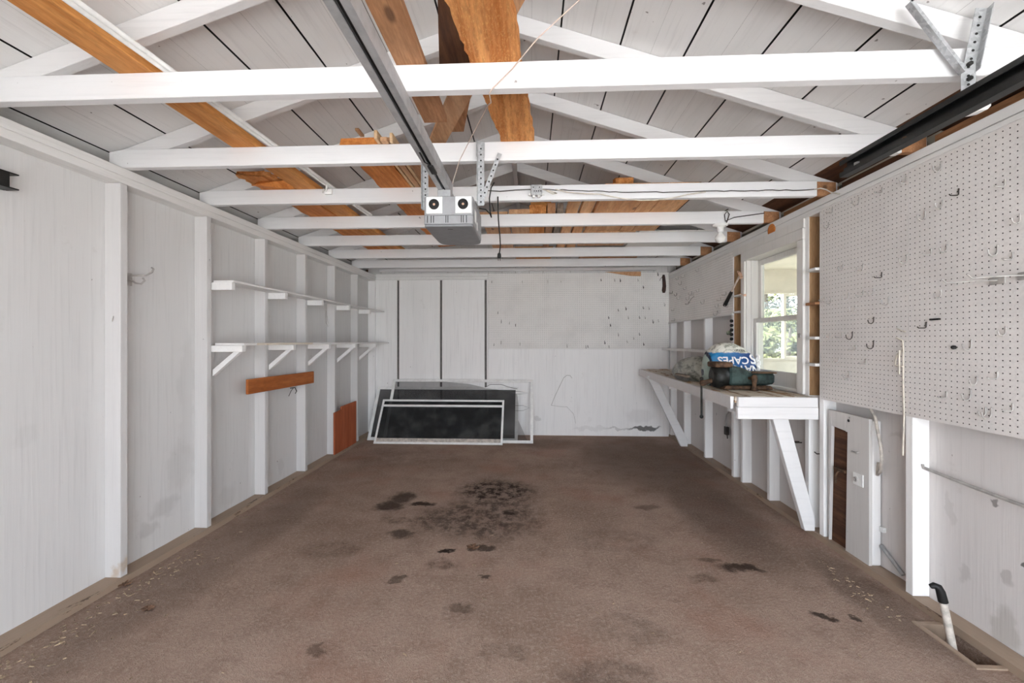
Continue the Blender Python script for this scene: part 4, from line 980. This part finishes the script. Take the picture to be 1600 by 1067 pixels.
lumber(MB().prism([(-.221, .95, LZ + .066), (-.10, .95, LZ + .066), (-.26, 1.75, LZ + .066), (-.384, 1.75, LZ + .066)], (0, 0, .02)), M['dkbrown'], 'dark brown board edge beside the rough slab above the first joist')
lumber(MB().prism([(-.30, 1.80, LZ + .135), (-.24, 1.80, LZ + .135), (-.37, 2.30, LZ + .135), (-.48, 2.30, LZ + .135)], (0, 0, .02)), M['brown'], 'small brown board on top of the slanting tan board')
lumber(rough_plank(-1.00, -.80, 2.145, 4.5, LZ, LZ + .045, n=30, amp=.006, endcut=.06, seed=44), M['orange2'], 'wide orange plank with a rounded end on the second joist, shelf side of the opener')
for k, (x0, x1, h, z) in enumerate(((-.795, -.778, .045, 0), (-.770, -.735, .02, 0), (-.728, -.712, .05, 0), (-.775, -.730, .015, .022))):
    lumber(MB().box(x0, x1, 2.085 + .02 * k, 4.3 - .1 * k, LZ + z, LZ + z + h), M['blond'] if k % 2 == 0 else M['tan'], 'thin wooden strip beside the wide orange plank, %s from the shelf side' % ('first', 'second', 'fourth', 'third')[k] , 'wood_strip', 'strip', bevel=.0015)
lumber(MB().box(-.705, -.535, 2.19, 4.15, LZ, LZ + .022), M['brown'], 'flat brown board between the wooden strips and the opener', bevel=.002)
lumber(MB().prism([(-1.13, 2.70, roofz(-1.14) - .02), (-1.155, 2.70, roofz(-1.14) - .02), (-1.155, 3.0, roofz(-1.14) - .02), (-1.13, 3.0, roofz(-1.14) - .02)], (0, 0, .014)), M['tan'], 'small tan batten nailed under the roof boards', 'batten', 'batten')
lumber(MB().box(-.415, -.185, 3.372, 5.1, LZ, LZ + .024), M['tan'], 'broad tan board behind the opener from the fourth joist back', bevel=.002)
lumber(MB().box(-.175, -.012, 3.37, 4.25, LZ, LZ + .04), M['tan'], 'tan offcut between the broad tan board and the bright block')
lumber(rough_plank(-.008, .125, 3.352, 4.2, LZ, LZ + .07, n=10, amp=.003, endcut=.02, seed=45), M['rough'], 'bright orange block end lying on the fourth joist')
lumber(MB().box(.135, .20, 3.36, 4.6, LZ, LZ + .085), M['brown'], 'brown timber on edge beside the bright orange block', bevel=.002)
lumber(MB().box(.0, .17, 3.46, 4.55, LZ + .0905, LZ + .13), M['orange'], 'orange timber lying across the top of the bright block', bevel=.003)
lumber(MB().box(.215, .265, 3.38, 4.3, LZ, LZ + .09), M['greyw'], 'greyish timber on edge next to the pair of tan studs', bevel=.002)
lumber(MB().box(.285, .372, 2.95, 5.05, LZ, LZ + .04), M['ply'], 'tan stud of a pair beside the plywood, farther from it', bevel=.002)
lumber(MB().box(.392, .482, 2.93, 5.05, LZ, LZ + .04), M['ply'], 'tan stud of a pair beside the plywood, next to it', bevel=.002)
for k, (x0, x1) in enumerate(((.505, .815), (.820, .935), (.94, 1.15))):
    lumber(MB().box(x0, x1, 2.86, 3.93, LZ, LZ + .045), M['ply'], 'tan plywood strip on the third and fourth joists, %s from the middle of the roof' % ORDN[k], 'plywood', 'plywood', bevel=.0015)
lumber(rough_plank(.58, .71, 2.9, 3.25, LZ + .047, LZ + .10, n=8, amp=.006, endcut=.02, seed=46), M['rough'], 'orange wood block on top of the plywood strips', 'wood_block', 'block')
lumber(MB().box(.50, .985, 3.96, 4.52, LZ, LZ + .02), M['tan'], 'tan board behind the plywood strips, between fourth and sixth joists')
lumber(MB().box(1.02, 1.70, 3.965, 4.75, LZ, LZ + .012), M['trimw'], 'white painted panel lying on the joists near the window wall', 'panel', 'panel')
lumber(MB().box(-.40, .25, 4.25, 5.15, LZ + .026, LZ + .05) if False else MB().box(-.178, .25, 4.62, 5.6, LZ, LZ + .022), M['orange'], 'orange board far back on the sixth joist', bevel=.002)
lumber(MB().box(.60, 1.3, 5.15, 5.7, LZ, LZ + .02), M['brown'], 'brown board on the last joist at the back wall', bevel=.002)
# curtain rods beside the orange plank
rd = thing('curtain_rod', 'double white curtain rod lying beside the long orange plank', 'rod', (-1.39, 2.2, LZ), 'lumber stored on the joists')
MB().tube([(-1.425, .8, LZ + .011), (-1.322, 3.7, LZ + .011)], .010, 8).build('tube', M['alum'], rd)
MB().tube([(-1.400, .8, LZ + .011), (-1.296, 3.7, LZ + .011)], .009, 8).build('tube', M['alum'], rd)
MB().tube([(-1.345, 2.70, LZ + .02), (-1.345, 2.70, LZ - .01), (-1.35, 2.695, LZ - .035), (-1.37, 2.70, LZ - .04), (-1.37, 2.71, LZ - .02)], .006, 7).box(-1.37, -1.325, 2.722, 2.738, LZ - .045, LZ - .015).build('mounting_hook', M['alum'], rd)

# ------------------------------------------------------------------ lower right: leaning panel, cables, pipes, rod
lp = thing('boxed_panel', 'white wooden panel with a torn brown opening leaning in the stud bay below the pegboard', 'panel', (1.92, 2.55, 0))
Y0, Y1, ZT = 2.425, 2.745, .862
m = MB()
# frame boards around the brown opening
m.prism([(1.895, Y0, .036), (1.895, 2.60, .036), (1.895, 2.585, .752), (1.895, 2.60, .752), (1.895, 2.60, ZT), (1.895, Y0, ZT - .004)], (.018, 0, 0))
m.prism([(1.895, 2.60, .755), (1.895, 2.715, .765), (1.895, Y1 - .02, ZT), (1.895, 2.60, ZT)], (.018, 0, 0))
m.prism([(1.895, 2.738, .036), (1.895, Y1, .036), (1.895, Y1, ZT), (1.895, Y1 - .02, ZT), (1.895, 2.715, .765)], (.018, 0, 0))
M['boxp'] = painted('weathered_white_paint', (206, 203, 200), 'Z', .7, .18, (110, 96, 84))
m.build('face_board', M['boxp'], lp, bevel=.001)
MB().box(1.914, 1.963, Y0 - .0, Y0 + .022, .036, ZT - .012).build('side_board', M['studw'], lp, bevel=.006)
MB().box(1.914, 1.92, 2.56, 2.742, .036, .77).build('brown_panel', M['dkbrown'], lp)
MB().tube([(1.905, 2.64, .50), (1.88, 2.64, .50), (1.88, 2.66, .47), (1.885, 2.67, .42)], .006, 7).box(1.888, 1.913, 2.60, 2.69, .50, .515).build('latch', M['rust'], lp)
pl = MB().box(1.889, 1.8945, 2.462, 2.535, .462, .532).build('socket_plate', M['white'], lp, bevel=.001)
MB().lathe((1.8885, 2.508, .495), (-1, 0, 0), [(0, .014), (.008, .014), (.009, .010), (.004, .008)], 14).build('socket', M['wire'], pl)
MB().lathe((1.8945, 2.575, .822), (-1, 0, 0), [(0, .009), (.001, .009)], 10).build('bolt_hole', M['black'], lp)
MB().box(1.884, 1.8945, 2.505, 2.545, .642, .650).lathe((1.894, 2.50, .652), (-1, 0, 0), [(0, .006), (.012, .006)], 8).build('clip', M['wire'], lp)
tag(MB().tube([(1.915, 2.44, .915), (1.91, 2.40, .87), (1.90, 2.372, .80), (1.90, 2.352, .72), (1.905, 2.352, .65), (1.915, 2.375, .58), (1.93, 2.412, .55), (1.94, 2.415, .62)], .008, 8).build('cord', M['pvc']), 'thick white cable looping down behind the boxed panel below the pegboard', 'cable')
tag(MB().tube([(1.955, 2.418, .155), (1.955, 2.28, .068)], .011, 8).build('conduit', M['rail']), 'grey conduit running down diagonally beside the boxed panel', 'conduit')
tag(MB().box(1.945, 1.965, 2.395, 2.42, .235, .262).build('cable_clip', M['white'], bevel=.002), 'small white clip at the foot of the boxed panel', 'clip')
rd = thing('metal_rail', 'thin grey metal rod fixed along the wall below the big pegboard', 'rod', (1.94, 1.8, .64))
MB().tube([(1.935, 2.142, .672), (1.935, 1.9, .656), (1.94, 1.585, .64)], .0075, 8).build('rod_bar', M['wire'], rd)
MB().tube([(1.966, 2.138, .66), (1.93, 2.14, .672), (1.928, 2.142, .69)], .006, 7).build('rod_hook', M['wire'], rd)
pp = thing('drain_pipe', 'short white pipe with black elbow sticking up from the floor pit', 'pipe', (1.82, 1.88, -.12))
MB().tube([(1.825, 1.87, -.12), (1.80, 1.87, .02), (1.765, 1.87, .19)], .014, 12).build('pipe_body', M['pvc'], pp)
MB().tube([(1.768, 1.87, .178), (1.757, 1.87, .222), (1.75, 1.872, .238), (1.735, 1.875, .244), (1.722, 1.878, .238)], [.017, .016, .015, .013, .009], 12).build('elbow', M['blackr'], pp)
tg = thing('pit_edging', 'grimy wooden edging around the floor pit', 'edging', (1.83, 1.86, 0))
MB().box(px0 - .018, px0 + .002, py0 - .02, py1 + .02, -.06, .006).box(px0, px1, py0 - .02, py0 - .001, -.06, .006).box(px0, px1, py1 - .002, py1 + .018, -.06, .006).build('edge_boards', M['sill'], tg)
cb = thing('dangling_cord', 'grey cable end with connector hanging on the wall under the bench', 'cable', (1.95, 4.2, .34))
MB().tube([(1.95, 4.10, .63), (1.945, 4.16, .625), (1.94, 4.22, .57), (1.94, 4.24, .50), (1.94, 4.235, .45)], .008, 8).build('cable_body', M['wire'], cb)
MB().box(1.925, 1.955, 4.20, 4.25, .37, .45).tube([(1.94, 4.21, .37), (1.94, 4.205, .335)], .006, 6).build('connector', M['wired'], cb, bevel=.004)
for k, (y, z) in enumerate(((3.12, .56), (2.89, .54))):
    tag(MB().tube([(1.967, y, z), (1.92, y, z), (1.905, y, z + .012)], .004, 6).tube([(1.967, y + .03, z), (1.93, y + .03, z), (1.915, y + .03, z + .01)], .004, 6).build('wall_peg', M['wired']), ('dark metal peg pair on the wall under the bench, behind the near brace' if k == 0 else 'dark metal peg pair on the wall under the bench, between brace and boxed panel'), 'peg')

# ------------------------------------------------------------------ litter
rr = random.Random(11); m = MB()
def chip(x, y, L, w, a):
    c, s = math.cos(a), math.sin(a); h = rr.uniform(.001, .004)
    m.add([(x + c * i * L - s * j * w, y + s * i * L + c * j * w, z) for (i, j, z) in ((-1, -1, .0008), (1, -1, .0008), (1, 1, .0008), (-1, 1, .0008), (-.8, -.6, h), (.8, -.6, h + .002), (.8, .6, h), (-.8, .6, h))],
          [(3, 2, 1, 0), (4, 5, 6, 7), (0, 1, 5, 4), (1, 2, 6, 5), (2, 3, 7, 6), (3, 0, 4, 7)])
for k in range(330):
    if k < 150: x, y = -2.12 + abs(rr.gauss(0, .12)), rr.uniform(1.5, 2.5)
    elif k < 190: x, y = -2.12 + abs(rr.gauss(0, .08)), rr.uniform(2.5, 5)
    elif k < 240: x, y = 1.74 - abs(rr.gauss(0, .06)), rr.uniform(2.0, 2.6)
    else: x, y = rr.uniform(-2, 1.6), rr.uniform(1.2, 5)
    chip(x, y, rr.uniform(.003, .014), rr.uniform(.0012, .003), rr.uniform(0, 6.28))
o = m.build('debris', plain('wood_chips', (188, 164, 136), .8, 0, .4, 60)); tag(o, 'pale wood chips and straw scattered over the dirt floor', 'debris', None, 'stuff')
def leaf(x, y, s, a, lab):
    m = MB(); vs = [(x, y, .006)]
    for k in range(14):
        t = a + 2 * math.pi * k / 14; r = s * (.55 + .45 * abs(math.sin(2.5 * (t - a)))); vs.append((x + r * math.cos(t), y + r * math.sin(t) * .8, .003 + .012 * abs(math.sin(k * 1.7))))
    m.add(vs, [(0, k, k % 14 + 1) for k in range(1, 15)]); tag(m.build('dry_leaf', plain('dry_leaf', (128, 98, 78), .8, 0, .3, 50)), lab, 'leaf', 'dry leaves on the floor')
leaf(-1.84, 1.93, .035, .4, 'curled dry leaf on the floor near the left wall, out from the first stud')
leaf(-2.15, 2.12, .04, 1.4, 'curled dry leaf against the foot of the first stud of the left wall')
leaf(-.36, 2.60, .05, .9, 'dark crumpled leaf at the front of the oil stain')

# ------------------------------------------------------------------ light
wd = bpy.data.worlds.new('sky'); SC.world = wd; wd.use_nodes = True
bg = wd.node_tree.nodes['Background']; bg.inputs[0].default_value = (.90, .975, 1.07, 1); bg.inputs[1].default_value = 3.9
wd.cycles.sampling_method = 'AUTOMATIC'
def portal(name, loc, rot, sx, sy):
    l = bpy.data.lights.new(name, 'AREA'); l.shape = 'RECTANGLE'; l.size = sx; l.size_y = sy; l.cycles.is_portal = True
    o = bpy.data.objects.new(name, l); COL.objects.link(o); o.location = loc; o.rotation_euler = rot; return o
portal('door_portal', ((DX0 + DX1) / 2, YF - .06, DZ / 2), (math.radians(90), 0, 0), DX1 - DX0, DZ)
sl = bpy.data.lights.new('sun', 'SUN'); sl.energy = 15; sl.angle = math.radians(2); sl.color = (.975, 1, 1.03)
so = bpy.data.objects.new('sun', sl); COL.objects.link(so)
so.rotation_euler = Vector((.55, -.22, -1)).to_track_quat('-Z', 'Y').to_euler()
vs = SC.view_settings
vs.view_transform = 'Standard'; vs.look = 'None'; vs.gamma = 1; vs.use_curve_mapping = False
vs.exposure = 1.30
SC.cycles.max_bounces = 10; SC.cycles.diffuse_bounces = 7; SC.cycles.transparent_max_bounces = 12
SC.cycles.sample_clamp_indirect = 8
